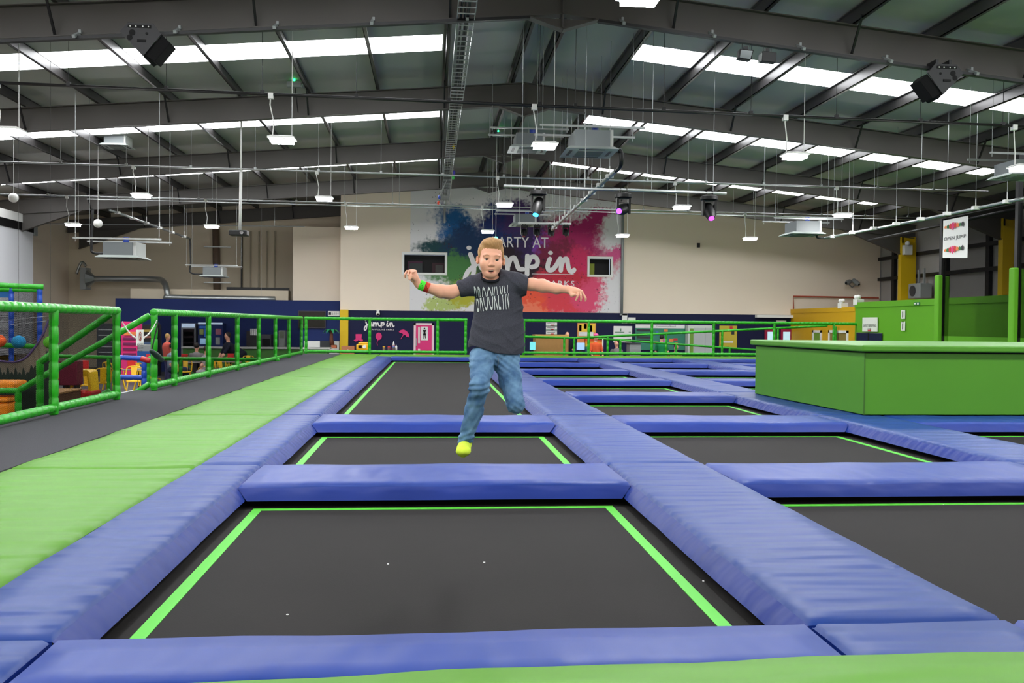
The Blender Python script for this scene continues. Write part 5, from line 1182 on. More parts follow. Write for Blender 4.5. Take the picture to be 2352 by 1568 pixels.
t = empty('play_barrier', at(200, 830, Y=25.6), 'green padded barrier behind the nearest fence netting', 'barrier')
a, b = at(108, 817, Y=23.4), at(265, 821, Y=23.4); MB().foam(a, b, .045).build('rail', foamG, t, smooth=True)
for s2 in (.05, .9): q = a.lerp(b, s2); MB().foam((q.x, q.y, GZ), q, .045).build('post', foamG, t, smooth=True)

# ================================================================ PEOPLE
def smin(a, b, k):
    h = np.clip(.5+.5*(b-a)/k, 0, 1); return b*(1-h)+a*h-k*h*(1-h)
class SDF:
    """smoothly blended solid built from tapered capsules and ellipsoids, meshed as one surface"""
    def __init__(s, k=.02): s.k = k; s.p = []
    def cap(s, a, b, ra, rb=None, k=None, flat=None): s.p.append(('c', V(a), V(b), ra, ra if rb is None else rb, k, flat)); return s
    def chain(s, pts, rs, k=None):
        for i in range(len(pts)-1): s.cap(pts[i], pts[i+1], rs[i], rs[i+1], k)
        return s
    def el(s, c, r, rot=None, k=None, sub=False): s.p.append(('e', V(c), V(r), rot, k, sub)); return s
    def ev(s, prim, X, Y, Z):
        if prim[0] == 'c':
            _, a, b, ra, rb, k, flat = prim; d = b-a; L2 = max(d.length_squared, 1e-9)
            t = np.clip(((X-a.x)*d.x+(Y-a.y)*d.y+(Z-a.z)*d.z)/L2, 0, 1)
            ex, ey, ez = X-(a.x+t*d.x), Y-(a.y+t*d.y), Z-(a.z+t*d.z)
            if flat: ey = ey*flat
            return np.sqrt(ex**2+ey**2+ez**2)-(ra+(rb-ra)*t)
        _, c, r, rot, k, sub = prim; dx, dy, dz = X-c.x, Y-c.y, Z-c.z
        if rot is not None:
            m_ = Euler(rot).to_matrix().transposed(); dx, dy, dz = (m_[i][0]*dx+m_[i][1]*dy+m_[i][2]*dz for i in range(3))
        q = np.sqrt((dx/r.x)**2+(dy/r.y)**2+(dz/r.z)**2); return (q-1)*min(r)*(.6+.4*np.minimum(1, q)) if min(r)*2.5 < max(r) else (q-1)*min(r)
    def bounds(s, pr):
        if pr[0] == 'c': r = max(pr[3], pr[4]); return [min(pr[1][i], pr[2][i])-r for i in range(3)], [max(pr[1][i], pr[2][i])+r for i in range(3)]
        r = max(pr[2]); return [pr[1][i]-r for i in range(3)], [pr[1][i]+r for i in range(3)]
    def mesh(s, vox, post=None):
        lo = np.array([min(s.bounds(p)[0][i] for p in s.p if not (p[0] == 'e' and p[5])) for i in range(3)])-3*vox
        hi = np.array([max(s.bounds(p)[1][i] for p in s.p if not (p[0] == 'e' and p[5])) for i in range(3)])+3*vox
        n = np.ceil((hi-lo)/vox).astype(int)+1; ax = [lo[i]+vox*np.arange(n[i]) for i in range(3)]
        D = np.full(n, .2)
        for pr in s.p:
            sub = pr[0] == 'e' and pr[5]; k = pr[5] if pr[0] == 'c' else pr[4]; k = k or s.k
            a, b = s.bounds(pr); m_ = k*1.5+.03
            i0 = [int(max(0, (a[i]-m_-lo[i])/vox)) for i in range(3)]; i1 = [int(min(n[i], (b[i]+m_-lo[i])/vox+2)) for i in range(3)]
            if any(i1[i] <= i0[i] for i in range(3)): continue
            sl = tuple(slice(i0[i], i1[i]) for i in range(3))
            X, Y, Z = np.meshgrid(ax[0][sl[0]], ax[1][sl[1]], ax[2][sl[2]], indexing='ij')
            d = s.ev(pr, X, Y, Z)
            D[sl] = -smin(-D[sl], d, k) if sub else smin(D[sl], d, k)
        if post:
            X, Y, Z = np.meshgrid(*ax, indexing='ij'); D = post(D, X, Y, Z)
        s.D = D; s.lo = lo; s.vox = vox
        return surface_nets(D, lo, vox)
def surface_nets(D, lo, vox):
    n = D.shape; S_ = D < 0; c = tuple(k-1 for k in n)
    acc = np.zeros(c+(3,)); cnt = np.zeros(c)
    offs = [(0, 0, 0), (1, 0, 0), (0, 1, 0), (0, 0, 1), (1, 1, 0), (1, 0, 1), (0, 1, 1), (1, 1, 1)]
    def sh(o): return D[o[0]:n[0]-1+o[0], o[1]:n[1]-1+o[1], o[2]:n[2]-1+o[2]]
    for o in offs:
        for ax in range(3):
            if o[ax] == 0:
                o2 = list(o); o2[ax] = 1; a = sh(o); b = sh(o2); m_ = (a < 0) != (b < 0)
                t = np.where(m_, a/np.where(m_, a-b, 1), 0)
                for k in range(3): acc[..., k] += np.where(m_, o[k]+(t if k == ax else 0), 0)
                cnt += m_
    act = cnt > 0; idx = np.full(c, -1); ii = np.argwhere(act); idx[act] = np.arange(len(ii))
    P = (acc[act]/cnt[act][:, None]+ii)*vox+lo
    F_ = []
    for ax in range(3):
        a = [slice(1, n[k]-1) for k in range(3)]; a[ax] = slice(0, n[ax]-1); b = list(a); b[ax] = slice(1, n[ax])
        m_ = S_[tuple(a)] != S_[tuple(b)]; pts = np.argwhere(m_)+np.array([0 if k == ax else 1 for k in range(3)])
        if len(pts) == 0: continue
        ins = S_[tuple(pts.T)]; u, v = [(1, 2), (2, 0), (0, 1)][ax]
        def g(du, dv): q = pts.copy(); q[:, u] += du; q[:, v] += dv; return idx[tuple(q.T)]
        q4 = np.stack([g(-1, -1), g(0, -1), g(0, 0), g(-1, 0)], 1)
        q4[~ins] = q4[~ins][:, ::-1]; F_.append(q4)
    return P, np.concatenate(F_)
def put(name, PF, mat, parent, cut=None):
    P, Fc = PF; me = bpy.data.meshes.new(name); o0 = np.array(wloc(parent))
    me.from_pydata([tuple(v) for v in (P-o0)], [], [tuple(int(i) for i in f) for f in Fc]); me.update(); me.materials.append(mat)
    me.polygons.foreach_set('use_smooth', [True]*len(me.polygons)); o = bpy.data.objects.new(name, me); col.objects.link(o); o.parent = parent; WL[o.name] = wloc(parent); return o
skinM = M('skin', (234, 174, 148), .55, .35)
def person(px, py_head, Y, label, top, bottom, hair, pose='stand', face=0, hgt=None, sc_=1.0, hatm=None):
    """background figure: head centre at the pixel; one continuous body, clothes and hair over it"""
    h = at(px, py_head, Y=Y); t = empty('person', (h.x, h.y, GZ), label, 'person'); z0 = GZ; H_ = (h.z+.11-z0) if hgt is None else hgt
    s = H_/1.7 if pose == 'stand' else (h.z-z0)/1.19; x, y = h.x, h.y
    ca, sa = math.cos(face), math.sin(face)
    def P(u, v, w_): return (x+(u*ca-v*sa)*s, y+(u*sa+v*ca)*s, h.z+w_*s)       # relative to the head centre, v back
    bend = .45 if pose == 'bend' else 0
    sh_ = -.27; hp = -.72 if not bend else -.55; hv = .0 if not bend else .42
    body = SDF(.03); body.el(P(0, 0, 0), (.078*s, .095*s, .115*s)); body.cap(P(0, .02, -.08), P(0, .03*1, -.2), .05*s)
    arms = [(P(q*.19, .02, sh_), P(q*.25, -.02-bend*.3, sh_-.28), P(q*.2, -.22, sh_-.42)) for q in (-1, 1)]
    for a_ in arms: body.chain(a_, [.045*s, .038*s, .028*s]); body.el(V(a_[2])+V((0, 0, -.03*s)), (.04*s, .03*s, .055*s))
    if pose == 'sit': legs = [(P(q*.1, 0, hp), P(q*.12, -.42, hp+.02), P(q*.12, -.44, hp-.42)) for q in (-1, 1)]
    else: zf = (z0+.06-h.z)/s; legs = [(P(q*.1, hv, hp), P(q*.11, hv-.03, (hp+zf)/2), P(q*.11, hv+.02, zf)) for q in (-1, 1)]
    for a_ in legs: body.chain(a_, [.075*s, .055*s, .04*s])
    body.cap(P(0, .03, sh_-.02), P(0, hv, hp), .12*s, .12*s)
    put('body', body.mesh(.016*max(s, .8)), skinM, t)
    c_ = SDF(.04); c_.cap(P(-.13, .03, sh_-.02), P(.13, .03, sh_-.02), .07*s); c_.cap(P(0, .03, sh_-.06), P(0, hv, hp), .165*s, .15*s)
    for a_ in arms: c_.cap(a_[0], V(a_[0]).lerp(V(a_[1]), .75), .062*s, .055*s)
    put('top', c_.mesh(.018*max(s, .8)), top, t)
    c_ = SDF(.04)
    for a_ in legs: c_.chain([a_[0], a_[1], V(a_[1]).lerp(V(a_[2]), .85)], [.1*s, .075*s, .06*s])
    c_.cap(P(-.06, hv, hp), P(.06, hv, hp), .125*s); put('trousers', c_.mesh(.018*max(s, .8)), bottom, t)
    if hair:
        c_ = SDF(.01); c_.el(P(0, .025, .035), (.086*s, .1*s, .1*s)); c_.el(P(0, -.1, -.07), (.1*s, .09*s, .12*s), sub=True, k=.01); put('hair', c_.mesh(.014), hair, t)
    if hatm: c_ = SDF(.01); c_.el(P(0, 0, .09), (.09*s, .1*s, .07*s)); put('hat', c_.mesh(.014), hatm, t)
    return t
K = lambda n, c: M('cloth_'+n, c, .85, .2)
person(386, 774, 32.8, 'blonde woman in a sleeveless coral top standing behind the pouch', K('coral', (236, 110, 96)), K('floral', (90, 90, 130)), M('blonde', (216, 176, 110), .7), face=2.3)
person(522, 772, 36.4, 'person in dark clothes bending over a cafe table', K('black', (28, 30, 44)), K('black2', (24, 26, 36)), M('dark_hair', (34, 26, 24), .7), pose='bend', face=-1.2)
person(452, 796, 32.6, 'person in a grey top seated with back turned at a cafe table', K('grey', (124, 120, 122)), K('jeans2', (50, 60, 84)), M('dark_hair'), pose='sit', face=3.0, sc_=.95)
person(475, 803, 31.4, 'child with dark hair in white seated beside the grey seated person', K('white', (170, 166, 168)), K('jeans2', (50, 60, 84)), M('brown_hair', (70, 46, 36), .7), pose='sit', face=2.0, sc_=.8)
person(397, 797, 31.8, 'person in pale blue seated just right of the blonde woman', K('paleblue', (150, 165, 185)), K('jeans2'if 0 else 'jeans3', (50, 60, 84)), M('dark_hair'), pose='sit', face=1.5, sc_=.85)
person(463, 838, 27.6, 'small child in white low behind the long fence', K('white', (170, 166, 168)), K('jeans3', (50, 60, 84)), M('brown_hair'), pose='sit', face=1.0, sc_=.66)
person(1303, 769, 36.6, 'bald man in a black top beside the chipboard counter', K('black3', (26, 28, 36)), K('black2', (24, 26, 36)), None, face=.5)
person(1369, 775, 35.0, 'person in a pink cap behind the rainbow shelf', K('orange', (214, 90, 50)), K('black2', (24, 26, 36)), M('brown_hair'), face=.2, hatm=M('cap_pink', (240, 90, 160), .6))
person(1416, 788, 37.0, 'person in a grey shirt low behind the far fence', K('grey', (124, 120, 122)), K('black2', (24, 26, 36)), M('dark_hair'), pose='sit', face=-.8)
person(1520, 776, 37.0, 'person in a green top facing the teal board', K('green', (30, 130, 76)), K('jeans3', (50, 60, 84)), M('dark_hair'), face=2.6)
person(1553, 797, 36.6, 'person in a yellow green shirt seated before the white locker', K('lime', (150, 164, 84)), K('black2', (24, 26, 36)), M('brown_hair'), pose='sit', face=.3)

# ================================================================ THE JUMPING BOY
YBOY = 4.8
def J(px, py, Y=YBOY): return at(px, py, Y=Y)
U = YBOY/F     # metres per pixel at the boy
hc = J(1127.5, 594)
boy = empty('person', (hc.x, YBOY, .35), 'boy in a grey BROOKLYN T-shirt and jeans leaping with arms outstretched', 'person')
HT = .05       # head tilt
def H(x, y, z):
    x2 = x*math.cos(HT)-z*math.sin(HT)*-1; z2 = z*math.cos(HT)-x*math.sin(HT)
    return V((hc.x+x2, hc.y+y, hc.z+z2))
bs = SDF(.012)
# head
bs.el(H(0, .03, .034), (.0665, .086, .074)); bs.el(H(0, -.004, -.018), (.0595, .068, .074), k=.02)
bs.el(H(0, -.018, -.062), (.039, .050, .038), k=.02); bs.el(H(0, -.049, -.0865), (.021, .018, .017), k=.02)
for q in (-1, 1):
    bs.el(H(q*.032, -.044, -.034), (.023, .024, .024), k=.02)
    bs.el(H(q*.026, -.060, .012), (.022, .009, .007), k=.014)
    bs.el(H(q*.0265, -.079, -.008), (.0165, .014, .0085), sub=True, k=.008)
    bs.el(H(q*.0265, -.0567, .0018), (.0135, .0125, .0085), k=.003); bs.el(H(q*.0262, -.0555, -.0208), (.013, .0115, .0065), k=.004)   # lids
    bs.el(H(q*.0695, .008, -.010), (.008, .015, .023), rot=(0, 0, q*.55), k=.005)
    bs.el(H(q*.0745, .0, -.008), (.0035, .008, .012), rot=(0, 0, q*.55), sub=True, k=.004)
    bs.el(H(q*.0095, -.0755, -.040), (.0062, .007, .0052), k=.005)
bs.cap(H(0, -.062, .0), H(0, -.080, -.034), .006, .0088, k=.011)
for q in (-1, 1): bs.el(H(q*.0055, -.085, -.0465), (.003, .004, .003), sub=True, k=.002)
bs.el(H(0, -.0610, -.0585), (.017, .010, .0045), k=.007); bs.el(H(0, -.0590, -.0805), (.015, .010, .0055), k=.007)
bs.el(H(0, -.078, -.0695), (.0185, .02, .0075), sub=True, k=.003)
bs.cap(H(0, .025, -.07), J(1132, 662, 4.84), .039, .044, k=.015)
# arms: image left (bent wrist), image right (straight)
aL = [J(1086, 655, 4.83), J(1033, 671, 4.79), J(1012, 668.5, 4.77), J(990, 662.5, 4.75), J(966, 655.5, 4.72)]
bs.chain(aL, [.034, .033, .0325, .0235, .0195], k=.02)
aR = [J(1192, 655, 4.84), J(1222, 652.5, 4.8), J(1246, 656, 4.77), J(1278, 663, 4.72), J(1303, 664.5, 4.68)]
bs.chain(aR, [.032, .030, .0325, .0245, .0185], k=.02)
bs.cap(aL[0], aR[0], .04, .04, k=.02)
# left-of-picture hand: back of hand rising, fingers curled down
def hand(wr, palm, kn, fingers, thumb, r=.0078):
    bs.cap(wr, palm, .0205, .0225, k=.012)
    for k_ in kn: bs.cap(palm, k_, .018, .0112, k=.009)
    for f_ in fingers: bs.chain(f_, [r*1.15]+[r*(1-.08*i) for i in range(1, len(f_))], k=.0025)
    bs.chain(thumb, [.0125, .0095, .0075], k=.006)
hand(J(962, 654, 4.715), J(951.5, 638, 4.70), [J(953, 624, 4.70), J(948, 623, 4.69), J(942, 623.5, 4.685)],
     [[J(953, 624, 4.695), J(945.5, 624.5, 4.66), J(943, 633, 4.66), J(945, 638, 4.67)], [J(948, 622.5, 4.69), J(939.5, 622, 4.66), J(937, 630.5, 4.655), J(939.5, 636, 4.665)],
      [J(943, 623, 4.69), J(934.5, 622.5, 4.67), J(930.5, 630, 4.67), J(931, 637, 4.68)], [J(941, 625, 4.705), J(932.5, 625.5, 4.70), J(929.5, 631, 4.70), J(930, 636, 4.70)]],
     [J(951, 640, 4.685), J(943, 634.5, 4.66), J(941, 640.5, 4.655)], .0062)
# right-of-picture hand: drooping fingers
hand(J(1305, 665, 4.68), J(1319, 669, 4.665), [J(1325, 668, 4.65), J(1330, 668.5, 4.655), J(1335, 670, 4.665)],
     [[J(1325.5, 669, 4.65), J(1327, 678, 4.635), J(1325, 684, 4.635), J(1323, 689, 4.64)], [J(1331, 669, 4.655), J(1334, 678, 4.64), J(1335, 684.5, 4.64), J(1334, 690.5, 4.645)],
      [J(1336, 670.5, 4.665), J(1340.5, 678, 4.655), J(1343.5, 684, 4.655), J(1344, 690.5, 4.66)], [J(1335, 672, 4.68), J(1341.5, 678, 4.69), J(1345, 684, 4.695), J(1346, 688, 4.70)]],
     [J(1310, 669, 4.665), J(1314, 678, 4.645), J(1320.5, 676.5, 4.63)], .0064)
put('body', bs.mesh(.0027), skinM, boy)
# nails would be under a pixel; eyes, brows, lips, teeth, hair
eyeW, iris = M('eye_white', (206, 200, 196), .3), M('iris', (44, 40, 40), .2)
for q in (-1, 1):
    c = H(q*.0262, -.0553, -.0095); MB().ball(c, .0128, 14, 10).build('eye', eyeW, boy, smooth=True); MB().ball(c+V((.0004, -.0058, .0002)), .0082, 12, 8).build('iris', iris, boy, smooth=True)
    MB().tube(catmull([tuple(H(q*(.0150), -.0668, -.0065)), tuple(H(q*.026, -.0690, -.0048)), tuple(H(q*.0385, -.0630, -.0080))], 5), .0012, 6).build('upper_lid', M('lash', (112, 74, 60), .7), boy, smooth=True)
    MB().tube(catmull([tuple(H(q*.013, -.0735, .0105)), tuple(H(q*.026, -.0735, .0138)), tuple(H(q*.042, -.0635, .0095))], 5), .0014, 6, [.0008]+[.0016]*9+[.0006]).build('eyebrow', M('brow', (190, 140, 110), .8), boy, smooth=True)
c = H(0, -.058, -.0695); MB().ball(c, (.0185, .012, .009), 16, 8).build('mouth_cavity', M('mouth_dark', (38, 12, 14), .6), boy, smooth=True)
MB().ball(H(.001, -.0675, -.0645), (.012, .0035, .0026), 12, 6).build('teeth', M('teeth', (214, 200, 180), .3), boy, smooth=True)
lipM = M('lips', (208, 128, 114), .45)
MB().tube(catmull([tuple(H(-.021, -.0590, -.0645)), tuple(H(-.010, -.0705, -.0610)), tuple(H(0, -.0732, -.0615)), tuple(H(.010, -.0705, -.0610)), tuple(H(.021, -.0590, -.0645))], 5), .003, 8, [.0006]+[.0017]*19+[.001]).build('upper_lip', lipM, boy, smooth=True)
MB().tube(catmull([tuple(H(-.021, -.0590, -.0655)), tuple(H(-.011, -.0690, -.0765)), tuple(H(0, -.0715, -.0795)), tuple(H(.011, -.0690, -.0765)), tuple(H(.021, -.0590, -.0655))], 5), .0035, 8, [.0006]+[.0026]*19+[.001]).build('lower_lip', lipM, boy, smooth=True)
hs = SDF(.008)
hs.el(H(0, .034, .036), (.0695, .0885, .0755)); hs.el(H(-.004, -.036, .075), (.040, .030, .018), rot=(.2, .1, 0), k=.02); hs.el(H(.008, .0, .091), (.045, .05, .018), k=.02)
for q in (-1, 1): hs.el(H(q*.0615, -.002, .024), (.0065, .02, .03), k=.006)
def hairpost(D, X, Y, Z):
    x, y, z = X-hc.x, Y-hc.y, Z-hc.z
    D = D+.0009*np.sin(x*420+y*60+np.sin(z*90)*2)*np.sin(y*150+z*40)
    cut = -((z-.058-.16*np.abs(x)*0)+(y+.075)*1.35)           # keeps the part above and behind the hairline
    side = np.where(np.abs(x) > .048, -(z+.018+(y+.03)*.9), 9)
    return np.maximum(D, np.minimum(np.maximum(cut/1.6, -9), side/1.4))
def hairmat():
    m_ = M('hair_light_brown', (172, 132, 88), .65, .3, var=(90, .4, (1, .35, 1))); return m_
put('hair', hs.mesh(.0028, hairpost), hairmat(), boy)

# --- T-shirt
sh = SDF(.03)
for q, (a_, b_, ra_, rb_) in enumerate((((1143, 668), (1145, 705), .118, .124), ((1145, 705), (1143, 760), .124, .137), ((1143, 760), (1140, 800), .137, .145), ((1140, 800), (1140, 835), .145, .147))): sh.cap(J(*a_, 4.86), J(*b_, 4.87), ra_, rb_, k=.03, flat=1.5)
sh.cap(J(1108, 652, 4.85), J(1176, 650, 4.85), .057, .057, k=.03)
sh.el(J(1128, 655, 4.87), (.078, .055, .07), k=.025)
sh.chain([J(1106, 652, 4.85), J(1086, 656, 4.83), J(1060, 663, 4.81)], [.055, .05, .045], k=.02)
sh.chain([J(1178, 650, 4.85), J(1198, 653, 4.84), J(1210, 654, 4.81)], [.056, .049, .045], k=.02)
sh.cap(J(1203, 664, 4.84), J(1222, 668, 4.86), .034, .018, k=.02)
nL = (J(1050, 669.5, 4.8)-J(1066, 664, 4.8)).normalized(); pL = J(1053.5, 667, 4.8)
nR = V((1, -.1, -.08)).normalized(); pR = J(1211.5, 655, 4.8)
zhem = J(1139, 813).z; nkc = H(0, .0, -.148)
def shirtpost(D, X, Y, Z):
    u = (X-hc.x)/U; v = -(Z-hc.z)/U            # pixel-like coordinates for the folds
    w1 = v+.010*(u-10)**2                                # folds hang in shallow arcs between the shoulders
    rg = lambda t, n_: np.exp(-n_*np.sin(t/2)**2)
    front = np.clip(1.3-np.abs(u)/62, 0, 1)
    D = D-.0050*rg(w1*.19+.8*np.sin(u*.045), 4)*np.clip((v-128)/30, 0, 1)*np.clip((225-v)/50, 0, 1)*front
    D = D-.0062*rg(v*.20-u*.13+1.2*np.sin(u*.06)+.5*np.sin(v*.09), 5)*np.clip((v-152)/34, 0, 1)*front
    D = D-.0045*rg((u*.9-v)*.17+1, 5)*np.clip((80-v)/25, 0, 1)*np.clip((np.abs(u)-18)/20, 0, 1)
    D = D-.0040*rg((u*.5+v)*.21, 5)*np.clip((u-38)/20, 0, 1)*np.clip((v-60)/20, 0, 1)
    hem = Z-(hc.z-(np.interp(u, [-62, -50, -38, -17, 12, 60, 80], [806, 804, 795, 799, 808, 814, 812])-594)*U)-.15*(Y-YBOY)
    D = np.maximum(D, -hem)
    D = np.maximum(D, np.where(Z > hc.z-.25, (X-pL.x)*nL.x+(Y-pL.y)*nL.y+(Z-pL.z)*nL.z, -9))
    D = np.maximum(D, np.where(Z > hc.z-.19, (X-pR.x)*nR.x+(Y-pR.y)*nR.y+(Z-pR.z)*nR.z, -9))
    nk = np.maximum(np.sqrt((X-nkc.x-.008)**2+(Y-nkc.y-.02)**2)-.050, nkc.z+.046+(Y-nkc.y-.02)*.42-Z)
    return np.maximum(D, -nk)
shirtM = M('heather_grey', (64, 65, 75), .9, .15, bump=(260, .5, .002), var=(230, .5))
PF = sh.mesh(.0042, shirtpost); put('t_shirt', PF, shirtM, boy)
mb = MB(); ring = []
for i in range(25):
    a_ = i*2*math.pi/24; ring.append(V((nkc.x+.008+.051*math.cos(a_), nkc.y+.021+.0525*math.sin(a_), nkc.z+.048+.022*math.sin(a_)+.004*math.cos(a_)**2)))
mb.tube(ring, .0075, 8).build('collar', M('collar', (34, 35, 42), .9, .1), boy, smooth=True)
# lettering laid on the front of the shirt
P_ = PF[0]
def front_y(x, z):
    """front surface of the shirt at (x, z)"""
    d = (P_[:, 0]-x)**2+(P_[:, 2]-z)**2+np.where(P_[:, 1] > YBOY+.06, 9, 0); i = np.argsort(d)[:6]; return float(P_[i, 1].min())
lv, lf = text_polys('BROOKLYN', 1, 1, 1.12)
def letters(part):
    mb = MB(); vmap = {}
    tl, tr, bl, br = (1089.5, 657), (1167.5, 653.5), (1095.5, 717.5), (1169.5, 711)
    for f_ in lf:
        poly = [lv[i] for i in f_]
        # clip at mid height
        def clip(poly, keep):
            out = []
            for i in range(len(poly)):
                a, b = poly[i], poly[(i+1) % len(poly)]; ka, kb = keep(a), keep(b)
                if ka >= 0: out.append(a)
                if (ka >= 0) != (kb >= 0): t_ = ka/(ka-kb); out.append((a[0]+(b[0]-a[0])*t_, a[1]+(b[1]-a[1])*t_))
            return out
        cut = lambda p_: p_[1]-.60-.12*(p_[0]-.5)
        poly = clip(poly, (lambda p_: cut(p_)-.012) if part else (lambda p_: -cut(p_)-.012))
        for lo_, hi_ in ((0, .25), (.25, .5), (.5, .75), (.75, 1.01)):
            pp = clip(clip(poly, lambda p_: p_[1]-lo_), lambda p_: hi_-p_[1]) if poly else []
            if len(pp) < 3: continue
            vv = []
            for (a, b) in pp:
                dx = (-.02 if part else .01)+.006*math.sin(b*9+a*30)
                px = (bl[0]+(br[0]-bl[0])*(a+dx))*(1-b)+(tl[0]+(tr[0]-tl[0])*(a+dx))*b; py = (bl[1]+(br[1]-bl[1])*a)*(1-b)+(tl[1]+(tr[1]-tl[1])*a)*b
                py += 3.0*math.sin(a*3.1)*(b-.4)*1.6
                q = J(px, py, 4.77)
                kq = (round(q.x, 3), round(q.z, 3))
                if kq not in vmap: vmap[kq] = front_y(q.x, q.z)
                d_ = q-V((0, 0, CH)); s_ = (vmap[kq]-.0045)/q.y; vv.append(V((0, 0, CH))+d_*s_)
            mb.add(vv, [tuple(range(len(vv)))])
    mb.build('shirt_lettering', M('print_white', (206, 212, 212), .7, .2), boy)
letters(0); letters(1)

# --- jeans
jn = SDF(.02)
hipc = J(1136, 812, 4.86)
jn.el(hipc, (.116, .085, .055)); jn.el(J(1134, 828, 4.86), (.104, .078, .05), k=.03)
kn1 = J(1101, 888, 4.58); an1 = J(1071, 1004, 4.66)
jn.chain([J(1107, 822, 4.84), J(1106, 850, 4.72), kn1], [.066, .058, .0475], k=.025)
jn.chain([kn1, J(1088, 945, 4.64), an1], [.0475, .0455, .037], k=.02)
jn.cap(an1, J(1068.5, 1012, 4.67), .0385, .0385, k=.01)
kn2 = J(1184, 928, 4.66)
jn.chain([J(1164, 822, 4.86), J(1172, 872, 4.78), kn2], [.066, .0585, .0455], k=.025)
jn.chain([kn2, J(1181, 918, 4.86), J(1178, 905, 5.02)], [.046, .045, .037], k=.015)
fz = lambda v: 1
def jeanpost(D, X, Y, Z):
    u = (X-hc.x)/U; v = -(Z-hc.z)/U
    leg1 = (u < 8)
    kw = np.exp(-((v-292)/34)**2)+.8*np.exp(-((v-400)/24)**2)+.9*np.exp(-((v-235)/14)**2)
    D = D+np.where(leg1, .0034*kw*np.sin(v*.40+.16*u+1.6*np.sin(u*.09)+1.2*np.sin(v*.11)), .0026*(np.exp(-((v-245)/30)**2)+.7*np.exp(-((v-325)/25)**2))*np.sin(v*.45-.35*u))
    D = D+.0016*np.sin(v*.17+u*.23)+.001*np.sin(u*.5+v*.3)
    cut = (X-an1.x)*-.17+(Z-J(1068, 1017.5, 4.66).z)*.98
    return np.maximum(D, np.where((u < 0) & (v > 395), -cut, -9))
def denim():
    mt = M('denim', (72, 104, 140), .85, .2, bump=(420, .4, .0015)); nt = mt.node_tree; L = nt.links; b = nt.nodes['Principled BSDF']
    g = nt.nodes.new('ShaderNodeNewGeometry'); n = nt.nodes.new('ShaderNodeTexNoise'); n.inputs['Scale'].default_value = 13; n.inputs['Detail'].default_value = 4; L.new(g.outputs['Position'], n.inputs['Vector'])
    s_ = nt.nodes.new('ShaderNodeSeparateXYZ'); L.new(g.outputs['Normal'], s_.inputs[0])
    r_ = nt.nodes.new('ShaderNodeValToRGB'); L.new(n.outputs['Fac'], r_.inputs[0])
    r_.color_ramp.elements[0].position = .3; r_.color_ramp.elements[0].color = lin((56, 90, 128))+(1,)
    r_.color_ramp.elements[1].position = .7; r_.color_ramp.elements[1].color = lin((110, 146, 178))+(1,)
    L.new(r_.outputs[0], b.inputs['Base Color']); return mt
dn = denim(); PJ = jn.mesh(.0042, jeanpost); put('jeans', PJ, dn, boy)
def jy(x, z):
    d = (PJ[0][:, 0]-x)**2+(PJ[0][:, 2]-z)**2+np.where(PJ[0][:, 1] > YBOY+.09, 9, 0); i = np.argsort(d)[:5]; return float(PJ[0][i, 1].min())
def seam(name, pts, r_, m_):
    vv = []
    for px, py in catmull(pts, 5):
        q = J(px, py, 4.76); s_ = (jy(q.x, q.z)-.001)/q.y; vv.append(V((0, 0, CH))+(q-V((0, 0, CH)))*s_)
    MB().tube(vv, r_, 5).build(name, m_, boy, smooth=True)
st = M('stitch', (132, 128, 120), .8)
seam('fly_seam', [(1143, 818), (1144.5, 828), (1143, 840)], .0014, st)
dk = M('denim_seam', (52, 80, 116), .8)
seam('side_seam', [(1153, 860), (1159, 890), (1165, 930)], .0013, dk)
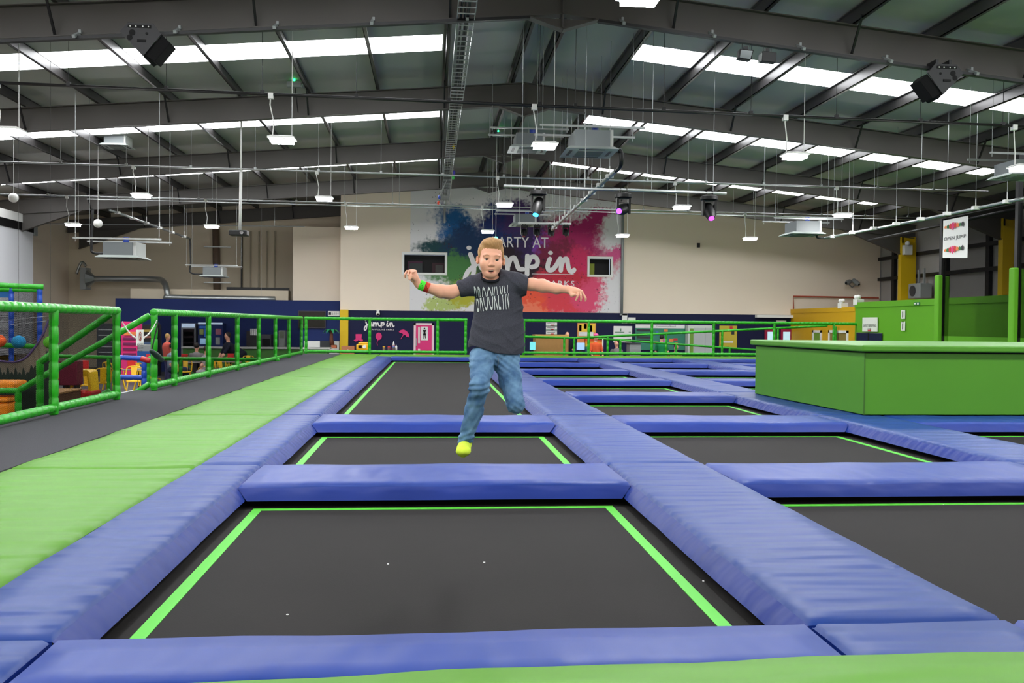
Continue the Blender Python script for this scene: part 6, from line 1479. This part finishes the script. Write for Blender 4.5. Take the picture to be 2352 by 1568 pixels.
# --- socks and wristbands
sk_ = SDF(.012)
sk_.chain([J(1070, 1004, 4.68), J(1068, 1018, 4.67)], [.0315, .031]); sk_.chain([J(1067.5, 1022, 4.665), J(1065, 1031, 4.60), J(1063.5, 1036, 4.53)], [.032, .033, .031], k=.015)
sk_.el(J(1054, 1036, 4.51), (.016, .02, .0165)); sk_.el(J(1061, 1036.5, 4.5), (.014, .02, .0165)); sk_.el(J(1070, 1036.5, 4.505), (.013, .02, .0165)); sk_.el(J(1076, 1035, 4.52), (.012, .02, .015))
limeS = M('lime_sock', (204, 230, 70), .85, .15, bump=(200, .5, .002))
put('sock', sk_.mesh(.004), limeS, boy)
so = SDF(.01); so.chain([J(1066, 1034, 4.66), J(1065, 1038, 4.55)], [.022, .022]); so.el(J(1065, 1042, 4.53), (.031, .028, .010)); put('sock_sole', so.mesh(.004), M('sole_dark', (26, 30, 46), .7), boy)
mb = MB()
for i in range(7): q = J(1057+i*3.1, 1024.5-(1.2 if i % 2 else 0), 4.60); mb.cbox((q.x, q.y-.003, q.z), .004, .004, .004 if i != 3 else .008)
mb.build('sock_print', M('print_dark', (60, 84, 40), .8), boy)
s2 = SDF(.012); s2.chain([J(1178, 906, 5.0), J(1177, 900, 5.08), J(1178, 914, 5.16)], [.032, .033, .028]); put('sock', s2.mesh(.005), limeS, boy)
def band(px, py, Y, tx, ty, r_, c_, nm, lab):
    c = J(px, py, Y); d_ = (J(px+tx, py+ty, Y)-c).normalized(); mb = MB().tube([c-d_*.0135, c+d_*.0135], r_, 22, cap=False); o = mb.build('wristband', M(nm, c_, .4), boy, smooth=True); o['label'] = lab
    mb = MB()
    for k_ in (-.5, 0, .45): p_ = c+V((0, -r_-.0006, 0))+V((.35, 0, -1)).normalized()*(k_*.02); mb.cbox(p_, .0035, .001, .003)
    mb.build('print', blackM, o)
WB = 1
band(969.5, 655.8, 4.718, 10, 4, .0265, (70, 220, 50), 'band_green', 'bright green wristband'); band(980, 659.3, 4.736, 10, 4, .0272, (220, 66, 48), 'band_red', 'red wristband')

# ---------------------------------------------------------------- scraps left on the beds
for px, py, nm in ((1112, 1292, 'near the middle of the foreground trampoline'), (891, 1296, 'left of the middle of the foreground trampoline'), (660, 1412, 'front left part of the foreground trampoline'), (1615, 1335, 'by the right edge of the foreground trampoline'), (2167, 1159, 'on the second column trampoline at the right')):
    q = at(px, py, Z=MZ); MB().prism([(q.x-.005, q.y-.004, MZ+.001), (q.x+.004, q.y-.006, MZ+.001), (q.x+.006, q.y+.003, MZ+.001), (q.x-.003, q.y+.005, MZ+.001)], (0, 0, .003)).build('paper_scrap', whiteP, label='tiny pale scrap '+nm, cat='scrap', group='tiny scraps on the trampolines')
